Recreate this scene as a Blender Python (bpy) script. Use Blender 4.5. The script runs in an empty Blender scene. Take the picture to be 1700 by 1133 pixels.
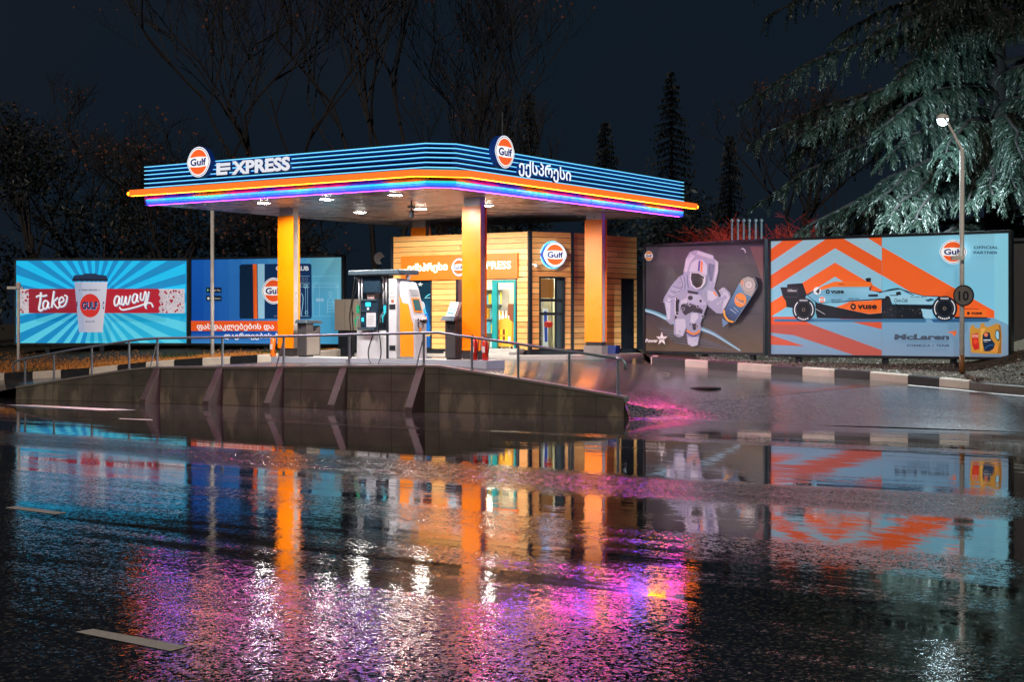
import bpy, math, random
import numpy as np
from mathutils import Vector, Matrix
random.seed(7)
R = random.Random(11)
S = bpy.context.scene
C = S.collection

# ------------------------------------------------------------------ camera, world, sun, exposure
F = 2447.0; HX = 850.0; HY = 535.0; CZ = 2.0
cd = bpy.data.cameras.new('camera'); cam = bpy.data.objects.new('camera', cd); C.objects.link(cam)
cd.sensor_width = 36; cd.lens = F / 1700 * 36; cd.shift_y = -31.5 / 1700
cd.clip_start = 0.1; cd.clip_end = 3000
cam.location = (0, 0, CZ); cam.rotation_euler = (math.pi / 2, 0, 0)
S.camera = cam
W = bpy.data.worlds.new('World'); S.world = W; W.use_nodes = True
wn = W.node_tree; wn.nodes.clear()
def wnode(t): return wn.nodes.new(t)
sky = wnode('ShaderNodeTexSky'); sky.sky_type = 'NISHITA'; sky.sun_disc = False
SUN_EL, SUN_AZ = 29, 191                      # far street lighting across the road, behind and left of the camera
sky.sun_elevation = math.radians(-4); sky.sun_rotation = math.radians(SUN_AZ)
b1 = wnode('ShaderNodeBackground'); b1.inputs[1].default_value = 0.004
wn.links.new(sky.outputs[0], b1.inputs[0])
tc = wnode('ShaderNodeTexCoord'); nz = wnode('ShaderNodeTexNoise'); nz.inputs['Scale'].default_value = 2.2; nz.inputs['Detail'].default_value = 3
cr = wnode('ShaderNodeValToRGB'); cr.color_ramp.elements[0].position = .35; cr.color_ramp.elements[1].position = .7
cr.color_ramp.elements[0].color = (.0050, .0105, .0178, 1); cr.color_ramp.elements[1].color = (.0100, .0115, .0190, 1)
wn.links.new(tc.outputs['Generated'], nz.inputs['Vector']); wn.links.new(nz.outputs[0], cr.inputs[0])
b2 = wnode('ShaderNodeBackground'); b2.inputs[1].default_value = 1.0; wn.links.new(cr.outputs[0], b2.inputs[0])
ad = wnode('ShaderNodeAddShader'); wo = wnode('ShaderNodeOutputWorld')
wn.links.new(b1.outputs[0], ad.inputs[0]); wn.links.new(b2.outputs[0], ad.inputs[1]); wn.links.new(ad.outputs[0], wo.inputs[0])
sl = bpy.data.lights.new('sun', 'SUN'); sl.energy = 1.25; sl.angle = math.radians(0.8); sl.color = (1, .87, .74)
so = bpy.data.objects.new('sun', sl); C.objects.link(so); so.location = (-20, -20, 30)
_el, _az = math.radians(SUN_EL), math.radians(SUN_AZ)
_d = Vector((math.sin(_az) * math.cos(_el), math.cos(_az) * math.cos(_el), math.sin(_el)))
so.rotation_euler = _d.to_track_quat('Z', 'Y').to_euler()
S.view_settings.view_transform = 'Standard'; S.view_settings.look = 'None'
S.view_settings.exposure = 0; S.view_settings.gamma = 1
S.render.engine = 'CYCLES'
S.cycles.use_denoising = True
S.cycles.max_bounces = 6; S.cycles.glossy_bounces = 4; S.cycles.diffuse_bounces = 2; S.cycles.transmission_bounces = 4
S.cycles.sample_clamp_indirect = 6; S.cycles.caustics_reflective = False; S.cycles.caustics_refractive = False

# ------------------------------------------------------------------ helpers
def lin(c):
    o = []
    for x in c[:3]:
        x /= 255.0
        o.append(x / 12.92 if x <= .04045 else ((x + .055) / 1.055) ** 2.4)
    return (*o, 1.0)
MAT = {}
def M(name, c=(128, 128, 128), rough=.5, metal=0., em=None, es=0., noise=0., nscale=6., bump=0., bscale=40., spec=None, ior=None, coat=0., raw=False, alpha=None):
    if name in MAT: return MAT[name]
    m = bpy.data.materials.new(name); m.use_nodes = True; MAT[name] = m
    nt = m.node_tree; p = nt.nodes['Principled BSDF']
    col = (*c, 1) if raw else lin(c)
    p.inputs['Base Color'].default_value = col; p.inputs['Roughness'].default_value = rough; p.inputs['Metallic'].default_value = metal
    if ior: p.inputs['IOR'].default_value = ior
    if coat: p.inputs['Coat Weight'].default_value = coat
    if em: p.inputs['Emission Color'].default_value = lin(em); p.inputs['Emission Strength'].default_value = es
    if alpha is not None: p.inputs['Alpha'].default_value = alpha
    g = nt.nodes.new('ShaderNodeNewGeometry')
    n = nt.nodes.new('ShaderNodeTexNoise'); n.inputs['Scale'].default_value = nscale; n.inputs['Detail'].default_value = 6
    nt.links.new(g.outputs['Position'], n.inputs['Vector'])
    if noise:
        mx = nt.nodes.new('ShaderNodeMix'); mx.data_type = 'RGBA'
        mx.inputs[6].default_value = tuple(min(1, v * (1 - noise)) for v in col[:3]) + (1,)
        mx.inputs[7].default_value = tuple(min(1, v * (1 + noise)) for v in col[:3]) + (1,)
        nt.links.new(n.outputs[0], mx.inputs[0]); nt.links.new(mx.outputs[2], p.inputs['Base Color'])
    mr = nt.nodes.new('ShaderNodeMapRange'); mr.inputs[1].default_value = .3; mr.inputs[2].default_value = .7
    mr.inputs[3].default_value = max(.02, rough - .08); mr.inputs[4].default_value = min(1, rough + .08)
    nt.links.new(n.outputs[0], mr.inputs[0]); nt.links.new(mr.outputs[0], p.inputs['Roughness'])
    if bump:
        n2 = nt.nodes.new('ShaderNodeTexNoise'); n2.inputs['Scale'].default_value = bscale; n2.inputs['Detail'].default_value = 4
        nt.links.new(g.outputs['Position'], n2.inputs['Vector'])
        b = nt.nodes.new('ShaderNodeBump'); b.inputs['Strength'].default_value = bump; b.inputs['Distance'].default_value = .01
        nt.links.new(n2.outputs[0], b.inputs['Height']); nt.links.new(b.outputs[0], p.inputs['Normal'])
    return m
def print_mat(name, es, base=.55, rough=.35):
    m = bpy.data.materials.new(name); m.use_nodes = True; nt = m.node_tree; p = nt.nodes['Principled BSDF']
    a = nt.nodes.new('ShaderNodeAttribute'); a.attribute_name = 'Col'
    mx = nt.nodes.new('ShaderNodeVectorMath'); mx.operation = 'SCALE'; mx.inputs[3].default_value = base
    nt.links.new(a.outputs['Color'], mx.inputs[0]); nt.links.new(mx.outputs[0], p.inputs['Base Color'])
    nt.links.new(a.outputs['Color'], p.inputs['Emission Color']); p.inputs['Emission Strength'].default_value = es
    p.inputs['Roughness'].default_value = rough
    g = nt.nodes.new('ShaderNodeNewGeometry'); n = nt.nodes.new('ShaderNodeTexNoise'); n.inputs['Scale'].default_value = 1.3; n.inputs['Detail'].default_value = 4
    nt.links.new(g.outputs['Position'], n.inputs['Vector']); b = nt.nodes.new('ShaderNodeBump'); b.inputs['Distance'].default_value = .05; b.inputs['Strength'].default_value = .6
    nt.links.new(n.outputs[0], b.inputs['Height']); nt.links.new(b.outputs[0], p.inputs['Normal'])
    return m

U = Vector((math.cos(math.radians(34)), -math.sin(math.radians(34)), 0)); V = Vector((-U.y, U.x, 0)); Z = Vector((0, 0, 1))
class Fr:
    def __init__(s, O=(0, 0, 0), ex=(1, 0, 0), ey=None):
        s.O = Vector(O); s.x = Vector(ex).normalized(); s.y = Vector(ey) if ey is not None else Vector((-s.x.y, s.x.x, 0)); s.z = Z
    def p(s, a, b, c=0): return s.O + s.x * a + s.y * b + s.z * c
    def at(s, a, b, c=0): return Fr(s.p(a, b, c), s.x, s.y)
    def rot(s, deg):
        r = Matrix.Rotation(math.radians(deg), 3, 'Z'); return Fr(s.O, r @ s.x, r @ s.y)
    def px(s, x, y):          # where the sight line of a photo point meets this frame's upright front plane (b = 0): returns (a, z)
        d = Vector(((x - HX) / F, 1, (HY - y) / F)); n = s.y
        t = (s.O - Vector((0, 0, CZ))).dot(n) / d.dot(n)
        q = Vector((0, 0, CZ)) + d * t - s.O
        return q.dot(s.x), q.z
WF = Fr()
def gp(x, y, Y): return Vector(((x - HX) * Y / F, Y, CZ + (HY - y) * Y / F))

ORI = {}
class MB:
    def __init__(s): s.v = []; s.f = []; s.m = []; s.c = None
    def quad(s, *ps, mi=0):
        n = len(s.v); s.v += [tuple(q) for q in ps]; s.f.append(tuple(range(n, n + len(ps)))); s.m.append(mi); return s
    def box(s, fr, x0, x1, y0, y1, z0, z1, mi=0, top=None):
        n = len(s.v)
        for z in (z0, z1):
            for (x, y) in ((x0, y0), (x1, y0), (x1, y1), (x0, y1)):
                s.v.append(tuple(fr.p(x, y, z)))
        for k, f in enumerate(((3, 2, 1, 0), (4, 5, 6, 7), (0, 1, 5, 4), (1, 2, 6, 5), (2, 3, 7, 6), (3, 0, 4, 7))):
            s.f.append(tuple(n + i for i in f)); s.m.append(top if (top is not None and k == 1) else mi)
        return s
    def prism(s, pts, d, mi=0, side=None):            # pts: 3D polygon, d: extrusion vector
        n = len(s.v); k = len(pts); d = Vector(d)
        s.v += [tuple(q) for q in pts] + [tuple(Vector(q) + d) for q in pts]
        s.f.append(tuple(range(n + k - 1, n - 1, -1))); s.m.append(mi); s.f.append(tuple(range(n + k, n + 2 * k))); s.m.append(mi)
        for i in range(k):
            j = (i + 1) % k; s.f.append((n + i, n + j, n + k + j, n + k + i)); s.m.append(mi if side is None else side)
        return s
    def tube(s, pts, r, seg=8, mi=0, cap=True):
        pts = [Vector(q) for q in pts]; K = len(pts)
        if not isinstance(r, (list, tuple)): r = [r] * K
        n0 = len(s.v); pref = None
        for i, q in enumerate(pts):
            t = (pts[min(i + 1, K - 1)] - pts[max(i - 1, 0)])
            t = t.normalized() if t.length > 1e-9 else Z
            if pref is None:
                a = t.cross(Z) if abs(t.z) < .95 else t.cross(Vector((1, 0, 0)))
            else: a = pref - t * pref.dot(t)
            a = a.normalized() if a.length > 1e-6 else Vector((1, 0, 0)); pref = a; b = t.cross(a)
            for k in range(seg):
                w = 2 * math.pi * k / seg; s.v.append(tuple(q + (a * math.cos(w) + b * math.sin(w)) * r[i]))
        for i in range(K - 1):
            for k in range(seg):
                k2 = (k + 1) % seg; A = n0 + i * seg
                s.f.append((A + k, A + k2, A + seg + k2, A + seg + k)); s.m.append(mi)
        if cap:
            s.f.append(tuple(n0 + k for k in range(seg - 1, -1, -1))); s.m.append(mi)
            s.f.append(tuple(n0 + (K - 1) * seg + k for k in range(seg))); s.m.append(mi)
        return s
    def lathe(s, c, prof, seg=16, mi=0, sx=1, sy=1):     # prof: (radius, z)
        c = Vector(c); n0 = len(s.v)
        for (r, z) in prof:
            for k in range(seg):
                w = 2 * math.pi * k / seg; s.v.append((c.x + r * sx * math.cos(w), c.y + r * sy * math.sin(w), c.z + z))
        for i in range(len(prof) - 1):
            for k in range(seg):
                k2 = (k + 1) % seg; A = n0 + i * seg
                s.f.append((A + k, A + k2, A + seg + k2, A + seg + k)); s.m.append(mi)
        s.f.append(tuple(n0 + k for k in range(seg - 1, -1, -1))); s.m.append(mi)
        s.f.append(tuple(n0 + (len(prof) - 1) * seg + k for k in range(seg))); s.m.append(mi)
        return s
    def build(s, name, mats, parent=None, smooth=False, loc=None, bevel=0):
        if not isinstance(mats, (list, tuple)): mats = [mats]
        o = Vector((0, 0, 0))
        if parent is not None: o = ORI[parent.name]
        elif loc is not None: o = Vector(loc)
        me = bpy.data.meshes.new(name)
        me.from_pydata([(a[0] - o.x, a[1] - o.y, a[2] - o.z) for a in s.v], [], s.f)
        for m in mats: me.materials.append(m)
        me.polygons.foreach_set('material_index', s.m)
        if smooth: me.polygons.foreach_set('use_smooth', [True] * len(s.f))
        if s.c:
            ca = me.color_attributes.new('Col', 'FLOAT_COLOR', 'CORNER')
            ca.data.foreach_set('color', [x for c in s.c for x in c])
        me.update()
        ob = bpy.data.objects.new(name, me); C.objects.link(ob)
        if parent is not None: ob.parent = parent
        elif loc is not None: ob.location = o
        ORI[ob.name] = o
        if bevel:
            b = ob.modifiers.new('b', 'BEVEL'); b.width = bevel; b.segments = 2; b.limit_method = 'ANGLE'
        return ob
def tag(o, label=None, cat=None, group=None, kind=None):
    if label: o['label'] = label
    if cat: o['category'] = cat
    if group: o['group'] = group
    if kind: o['kind'] = kind
    return o
def thing(name, loc, label, cat, group=None):
    o = bpy.data.objects.new(name, None); C.objects.link(o); o.location = loc; o.empty_display_size = .2
    ORI[o.name] = Vector(loc); return tag(o, label, cat, group)
def copy_tree(o, delta=None, label=None):
    c = o.copy(); C.objects.link(c)
    if delta is not None: c.location = o.location + Vector(delta)
    if label: c['label'] = label
    ORI[c.name] = ORI[o.name] + Vector(delta or (0, 0, 0))
    for ch in [q for q in bpy.data.objects if q.parent == o]:
        d = ch.copy(); C.objects.link(d); d.parent = c; ORI[d.name] = ORI[c.name]
        for g in [q for q in bpy.data.objects if q.parent == ch]:
            e = g.copy(); C.objects.link(e); e.parent = d
    return c
_tc = {}
def glyphs(s, bold=0., res=3):
    geo = any(ord(c) > 0x10a0 for c in s)
    if geo: bold = .012
    k = (s, bold, geo)
    if k not in _tc:
        cu = bpy.data.curves.new('t', 'FONT'); cu.body = s; cu.offset = bold; cu.resolution_u = res
        ob = bpy.data.objects.new('t', cu); me = bpy.data.meshes.new_from_object(ob)
        vs = [(v.co.x, v.co.y) for v in me.vertices]; fs = [tuple(p.vertices) for p in me.polygons]
        bpy.data.objects.remove(ob); bpy.data.meshes.remove(me); bpy.data.curves.remove(cu)
        if geo:
            V2, F2 = [], []
            for dx, dy in ((-.012, 0), (.012, 0), (0, .01), (0, -.01)):
                n = len(V2); V2 += [(x + dx, y + dy) for x, y in vs]; F2 += [tuple(n + i for i in f) for f in fs]
            vs, fs = V2, F2
        _tc[k] = (vs, fs)
    return _tc[k]
def smooth_path(pts, n=6):
    if len(pts) < 3: return pts
    P = [pts[0]] + list(pts) + [pts[-1]]; out = []
    for i in range(1, len(P) - 2):
        p0, p1, p2, p3 = P[i - 1], P[i], P[i + 1], P[i + 2]
        for k in range(n):
            t = k / n
            out.append(tuple(.5 * (2 * b + (c - a) * t + (2 * a - 5 * b + 4 * c - d) * t * t + (3 * b - a - 3 * c + d) * t ** 3) for a, b, c, d in zip(p0, p1, p2, p3)))
    out.append(pts[-1]); return out
class Art:
    """Flat print on the front plane of a frame, drawn in photo-detail coordinates."""
    def __init__(s, fr, d0=0.0, step=.0012): s.fr = fr; s.mb = MB(); s.mb.c = []; s.d = d0; s.step = step; s.o = (0, 0); s.k = 1; s.clip = None
    def view(s, ox, oy, k): s.o = (ox, oy); s.k = k; return s
    def P(s, x, y, d):
        a, z = s.fr.px(s.o[0] + x / s.k, s.o[1] + y / s.k)
        if s.clip:
            a = min(max(a, s.clip[0]), s.clip[1]); z = min(max(z, s.clip[2]), s.clip[3])
        return s.fr.p(a, -d, z)
    def poly(s, pts, col, cols=None):
        s.d += s.step; mb = s.mb; n = len(mb.v)
        P = [s.P(x, y, s.d) for x, y in pts]
        mb.v += [tuple(q) for q in P]; mb.f.append(tuple(range(n, n + len(P)))); mb.m.append(0)
        if cols: mb.c += [lin(cols[min(i, len(cols) - 1)]) for i in range(len(P))]
        else: mb.c += [lin(col)] * len(P)
    def grad(s, x0, y0, x1, y1, a, b, horiz=False):
        if horiz: s.poly([(x0, y0), (x1, y0), (x1, y1), (x0, y1)], None, [a, b, b, a])
        else: s.poly([(x0, y0), (x1, y0), (x1, y1), (x0, y1)], None, [a, a, b, b])
    def ell(s, x, y, rx, ry, col, n=28, a0=0, a1=360):
        s.poly([(x + rx * math.cos(math.radians(a0 + (a1 - a0) * i / n)), y - ry * math.sin(math.radians(a0 + (a1 - a0) * i / n))) for i in range(n + (a1 - a0 != 360))], col)
    def stroke(s, pts, w, col, smooth=True):
        if smooth: pts = smooth_path(pts)
        s.d += s.step; mb = s.mb; c = lin(col); K = len(pts); L = []; Rr = []
        for i, (x, y) in enumerate(pts):
            a = pts[max(0, i - 1)]; b = pts[min(K - 1, i + 1)]; dx, dy = b[0] - a[0], b[1] - a[1]; l = math.hypot(dx, dy) or 1
            ww = (w[0] + (w[1] - w[0]) * i / (K - 1)) if isinstance(w, tuple) else w
            nx, ny = -dy / l * ww / 2, dx / l * ww / 2; L.append((x + nx, y + ny)); Rr.append((x - nx, y - ny))
        n = len(mb.v); mb.v += [tuple(s.P(x, y, s.d)) for x, y in L + Rr]
        for i in range(K - 1):
            mb.f.append((n + i, n + i + 1, n + K + i + 1, n + K + i)); mb.m.append(0); mb.c += [c] * 4
    def ring(s, x, y, rx, ry, w, col, a0=0, a1=360, n=28):
        s.stroke([(x + rx * math.cos(math.radians(a0 + (a1 - a0) * i / n)), y - ry * math.sin(math.radians(a0 + (a1 - a0) * i / n))) for i in range(n + 1)], w, col, False)
    def text(s, t, x0, y0, x1, h, col, bold=.02, slant=0., y1=None):
        vs, fs = glyphs(t, bold); xs = [v[0] for v in vs]; a, b = min(xs), max(xs); s.d += s.step; y1 = y0 if y1 is None else y1
        mb = s.mb; n = len(mb.v); c = lin(col)
        for gx, gy in vs:
            q = (gx - a) / (b - a); yy = gy / .73 * h
            mb.v.append(tuple(s.P(x0 + q * (x1 - x0) + slant * yy, y0 + q * (y1 - y0) - yy, s.d)))
        for f in fs: mb.f.append(tuple(n + i for i in f)); mb.m.append(0); mb.c += [c] * len(f)
    def gulf(s, x, y, rx, ry, org=(240, 96, 40), ring=True):
        def blob(k, col, lo=-1, hi=1, bulge=.07):
            pts = []
            for i in range(56):
                w = 2 * math.pi * i / 56; e = 1 + bulge * max(0, 1 - abs(math.sin(w)) / .34) ** .5 if abs(math.sin(w)) < .34 else 1
                pts.append((x + rx * k * e * math.cos(w), y - ry * k * math.sin(w)))
            s.poly(pts, col)
        if ring: blob(1, (250, 250, 250)); blob(.94, (25, 40, 110))
        blob(.90 if ring else 1, (250, 250, 250))
        k = .82 if ring else .93
        for sg in (1, -1):
            pts = []
            t0 = math.asin(.36)
            for i in range(21):
                w = t0 + (math.pi - 2 * t0) * i / 20; pts.append((x + rx * k * math.cos(w), y - sg * ry * k * math.sin(w)))
            n = 8
            for i in range(1, n):
                q = i / n; xx = -math.cos(t0) + 2 * math.cos(t0) * q; pts.append((x + rx * k * xx, y - sg * ry * k * (.36 + .06 * math.sin(math.pi * q))))
            s.poly(pts, org)
        s.text('Gulf', x - rx * .72, y + ry * .22, x + rx * .74, ry * .46, (28, 38, 105), bold=.035)
    def build(s, name, mat, parent=None, **k): return s.mb.build(name, mat, parent, **k)
def rbf(pts, lo=-9):
    A = np.array([(p[0], p[1]) for p in pts], float); z = np.array([p[2] for p in pts], float)
    D = np.sqrt(((A[:, None] - A[None]) ** 2).sum(-1)); n = len(A)
    Pm = np.c_[np.ones(n), A]; Mx = np.block([[D, Pm], [Pm.T, np.zeros((3, 3))]])
    w = np.linalg.solve(Mx, np.r_[z, 0, 0, 0])
    return lambda x, y: float((np.hypot(A[:, 0] - x, A[:, 1] - y) * w[:n]).sum() + w[n] + w[n + 1] * x + w[n + 2] * y)
def interp(pl, x, k=1):
    if x <= pl[0][0]: return pl[0][k]
    for a, b in zip(pl, pl[1:]):
        if x <= b[0]: return a[k] + (b[k] - a[k]) * (x - a[0]) / (b[0] - a[0])
    return pl[-1][k]

# ------------------------------------------------------------------ ground heights
def gz(x, y, Y): q = gp(x, y, Y); return (q.x, q.y, q.z)
WALL = [(27, 642, 38.0), (120, 627, 37.35), (210, 613, 36.7), (250, 609, 36.35), (366, 608.3, 35.5), (467, 607.8, 34.7), (572, 607.2, 33.9), (700, 606.5, 32.9), (728, 607, 32.72), (835, 624, 32.1), (940, 641.5, 31.5), (1036, 658.5, 30.9)]
WP = [gz(*w) for w in WALL]
ctrl = [(x, y, z - .035) for x, y, z in WP] + [gz(824, 613, 34.3), gz(1206, 668, 31.8), gz(1350, 655, 32.0)]
FR = [(-60, 64), (-40, 53), (-25, 45.4), (-14.5, 39.6), (-13.0, 38.45)] + [(x, y + .05) for x, y, z in WP] + [(2.42, 30.4), (9.3, 26.7), (20, 19.5), (40, 6), (60, -8)]
for (x, y) in FR[:4] + FR[-5:]: ctrl.append((x, y, 0.004))
ctrl += [(2.9, 30.5, .02), (5.5, 28.9, .006)]
BL = [(-60, 58), (-40, 50), (-22, 44.8), (-14.94, 43), (-13.6, 42.75), (-11.8, 42.4), (-10.04, 42), (-8.31, 41.55), (-6.94, 41.25), (-6.1, 41.3), (-5.6, 42.2), (-5.2, 43.4), (-4.7, 46.5), (3.60, 46.5), (3.70, 39.4), (4.9, 38.7), (6.38, 37.2), (7.36, 36), (8.3, 35), (9.1, 33.9), (9.93, 33.0), (10.5, 32.2), (11.1, 31.6), (12.6, 30.6), (20, 25.2), (40, 11), (60, -3)]
for (x, y, Y) in ((0, 631, 43), (78, 628, 42.7), (170, 622.7, 42.4), (265, 608.6, 42), (360, 607, 41.5), (436, 602, 41), (545, 591, 44), (869, 593, 40), (1000, 586, 41), (1060, 584, 43.5), (1080, 610, 39.3), (1160, 611.5, 38.7), (1350, 625, 36), (1507, 635, 33.9), (1585, 645, 33), (1700, 655, 31.5)):
    ctrl.append(gz(x, y, Y))
ctrl += [(-30, 60, .5), (0, 60, 1.4), (12, 60, 1.4), (20, 25.2, .1), (40, 11, .1)]
Hh = rbf(ctrl)
_gx = np.arange(-34, 34.01, .4); _gy = np.arange(10, 62.01, .4)
_A = np.array([(p[0], p[1]) for p in ctrl]); _z = np.array([p[2] for p in ctrl]); _n = len(_A)
_D = np.hypot(_A[:, None, 0] - _A[None, :, 0], _A[:, None, 1] - _A[None, :, 1]); _P = np.c_[np.ones(_n), _A]
_w = np.linalg.solve(np.block([[_D, _P], [_P.T, np.zeros((3, 3))]]), np.r_[_z, 0, 0, 0])
_X, _Y = np.meshgrid(_gx, _gy); _G = _w[_n] + _w[_n + 1] * _X + _w[_n + 2] * _Y
for _i in range(_n): _G = _G + _w[_i] * np.hypot(_X - _A[_i, 0], _Y - _A[_i, 1])
_Sm = _G.copy()
for _k in range(16):
    _q = np.pad(_Sm, 1, mode='edge'); _Sm = (_q[1:-1, 1:-1] * 2 + _q[:-2, 1:-1] + _q[2:, 1:-1] + _q[1:-1, :-2] + _q[1:-1, 2:]) / 6
_F = np.array([interp(FR, x) for x in _gx])[None, :]; _t = np.clip((_Y - _F) / 1.2, 0, 1); _G = _G * (1 - _t) + _Sm * _t
def H(x, y):
    if not (-33.9 < x < 33.5 and 10.1 < y < 61.5): return max(Hh(x, y), .004)
    i, j = (x + 34) / .4, (y - 10) / .4; a, b = int(i), int(j); u, v = i - a, j - b
    return max(.004, float((_G[b, a] * (1 - u) + _G[b, a + 1] * u) * (1 - v) + (_G[b + 1, a] * (1 - u) + _G[b + 1, a + 1] * u) * v))
vc = [(x, y, H(x, y) + .17) for x, y in BL if 4 > abs(x) or abs(x) < 20] + [(-22, 44.8, .45), (-16, 47, 1.0), (-12, 46.8, 1.12), (-8, 46, 1.15), (-5, 46, 1.2), (4.2, 41.6, 1.12), (6.6, 38.9, 1.0), (9.0, 36.8, .98), (10.4, 34, .8), (11.5, 35, 1.1), (12.4, 35, 1.75), (13.6, 34, 2.1), (18, 34, 2.6), (11.2, 33.6, 1.0), (12.0, 32.2, .95), (16, 29.5, 1.2),
      (0, 75, 1.6), (-30, 75, 1.2), (30, 75, 2.2), (-60, 75, .8), (60, 75, 2.5), (-40, 52, .6), (40, 13, .5), (40, 40, 2.4), (-55, 150, 1), (55, 150, 2), (0, 150, 1.5)]
Hvv = rbf(vc)
def HV(x, y): return max(.1, min(3.2, Hvv(x, y)))

# ------------------------------------------------------------------ wet asphalt / concrete
def wet(name, kind):
    m = bpy.data.materials.new(name); m.use_nodes = True; nt = m.node_tree; p = nt.nodes['Principled BSDF']; L = nt.links.new
    def N(t, **k):
        n = nt.nodes.new(t)
        for a, b in k.items(): setattr(n, a, b)
        return n
    def math_(op, a, b=None, c=None):
        n = N('ShaderNodeMath', operation=op)
        for i, v in enumerate((a, b, c)):
            if v is None: continue
            if isinstance(v, (int, float)): n.inputs[i].default_value = v
            else: L(v, n.inputs[i])
        return n.outputs[0]
    g = N('ShaderNodeNewGeometry'); pos = g.outputs['Position']
    def dot(vec):
        n = N('ShaderNodeVectorMath', operation='DOT_PRODUCT'); L(pos, n.inputs[0]); n.inputs[1].default_value = vec; return n.outputs['Value']
    s_, t_ = dot(tuple(U)), dot(tuple(V))
    def comb(a, b):
        n = N('ShaderNodeCombineXYZ'); L(a, n.inputs[0]); L(b, n.inputs[1]); return n.outputs[0]
    def noise(vec, sc, det=3, rough=.5):
        n = N('ShaderNodeTexNoise'); n.inputs['Scale'].default_value = sc; n.inputs['Detail'].default_value = det; n.inputs['Roughness'].default_value = rough
        L(vec, n.inputs['Vector']); return n.outputs[0]
    streak = noise(comb(math_('MULTIPLY', s_, .10), t_), .9, 4, .55)
    patch = noise(pos, .22, 3)
    fine = noise(pos, {'road': 17, 'slope': 24, 'yard': 26}[kind], 2, .6); finer = noise(pos, {'road': 46, 'slope': 60, 'yard': 80}[kind], 2, .6)
    coarse = noise(pos, 9, 3); wave = noise(comb(math_('MULTIPLY', s_, .35), t_), 2.2, 2)
    if kind == 'road':
        warp = math_('ADD', t_, math_('MULTIPLY', math_('SUBTRACT', noise(comb(math_('MULTIPLY', s_, .25), t_), .35, 2), .5), 2.6))
        tn = math_('DIVIDE', warp, 30.0)
        r = N('ShaderNodeValToRGB'); L(tn, r.inputs[0]); e = r.color_ramp.elements
        stops = [(0.0, .95), (7.5, .85), (9.3, .62), (10.3, .30), (12.0, .42), (13.2, .16), (14.6, .18), (15.2, 1.0), (16.6, 1.0), (17.1, .04), (21.5, .03), (22.3, .55), (22.9, .06), (25, .08), (30, .3)]
        e[0].position = 0; e[0].color = (.95,) * 3 + (1,); e[1].position = 1; e[1].color = (.3,) * 3 + (1,)
        for t, v in stops[1:-1]:
            q = e.new(t / 30.0); q.color = (v, v, v, 1)
        base = math_('ADD', r.outputs[0], math_('MULTIPLY', math_('SUBTRACT', streak, .5), 2.0))
        streak2 = noise(comb(math_('MULTIPLY', s_, .06), t_), 3.2, 3, .6)
        base = math_('ADD', base, math_('MULTIPLY', math_('SUBTRACT', streak2, .5), 1.3))
        base = math_('ADD', base, math_('MULTIPLY', math_('SUBTRACT', patch, .5), .55))
    elif kind == 'slope':
        base = math_('ADD', .85, math_('MULTIPLY', math_('SUBTRACT', streak, .5), .6))
    else:
        base = math_('ADD', .62, math_('MULTIPLY', math_('SUBTRACT', patch, .5), 1.3))
        base = math_('ADD', base, math_('MULTIPLY', math_('SUBTRACT', streak, .5), .5))
    c = N('ShaderNodeClamp'); L(base, c.inputs[0]); mk = c.outputs[0]
    rr = math_('ADD', .03, math_('MULTIPLY', mk, {'road': .05, 'slope': .2, 'yard': .28}[kind])); L(rr, p.inputs['Roughness'])
    ramp = N('ShaderNodeValToRGB'); L(fine, ramp.inputs[0]); e = ramp.color_ramp.elements
    if kind == 'yard': e[0].color = (.022, .022, .023, 1); e[1].color = (.058, .055, .052, 1)
    elif kind == 'slope': e[0].color = (.018, .02, .024, 1); e[1].color = (.15, .17, .21, 1)
    else: e[0].color = (.012, .012, .014, 1); e[1].color = (.05, .05, .054, 1)
    e[0].position = .4; e[1].position = .72
    dk = N('ShaderNodeMix', data_type='RGBA'); L(mk, dk.inputs[0]); dk.inputs[6].default_value = (.012, .013, .016, 1) if kind != 'yard' else (.03, .029, .028, 1); L(ramp.outputs[0], dk.inputs[7])
    vst = N('ShaderNodeTexVoronoi'); vst.inputs['Scale'].default_value = 48; L(pos, vst.inputs['Vector']); sp_ = N('ShaderNodeSeparateColor'); L(vst.outputs['Color'], sp_.inputs[0])
    stn = math_('MULTIPLY', math_('GREATER_THAN', sp_.outputs[0], .86), math_('ADD', .25, math_('MULTIPLY', sp_.outputs[1], .6)))
    d2 = N('ShaderNodeMix', data_type='RGBA'); L(stn, d2.inputs[0]); L(dk.outputs[2], d2.inputs[6]); d2.inputs[7].default_value = (.30, .27, .23, 1)
    L(d2.outputs[2], p.inputs['Base Color'])
    p.inputs['IOR'].default_value = 2.3 if kind == 'road' else 1.5
    h = math_('ADD', math_('MULTIPLY', fine, .6), math_('MULTIPLY', finer, .4))
    hh = math_('MULTIPLY', h, math_('POWER', mk, 1.25))
    def cells(sc):
        v_ = N('ShaderNodeTexVoronoi'); v_.inputs['Scale'].default_value = sc; L(pos, v_.inputs['Vector'])
        a_ = N('ShaderNodeVectorMath', operation='SUBTRACT'); L(v_.outputs['Color'], a_.inputs[0]); a_.inputs[1].default_value = (.5, .5, .5); return a_.outputs[0]
    def vs(v1, k):
        a_ = N('ShaderNodeVectorMath', operation='SCALE'); L(v1, a_.inputs[0])
        if isinstance(k, (int, float)): a_.inputs[3].default_value = k
        else: L(k, a_.inputs[3])
        return a_.outputs[0]
    def va(v1, v2, op='ADD'):
        a_ = N('ShaderNodeVectorMath', operation=op); L(v1, a_.inputs[0]); L(v2, a_.inputs[1]); return a_.outputs[0]
    tilt = va(vs(cells(30), {'road': .055, 'slope': .13, 'yard': .06}[kind]), vs(cells(75), {'road': .06, 'slope': .16, 'yard': .06}[kind]))
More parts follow.
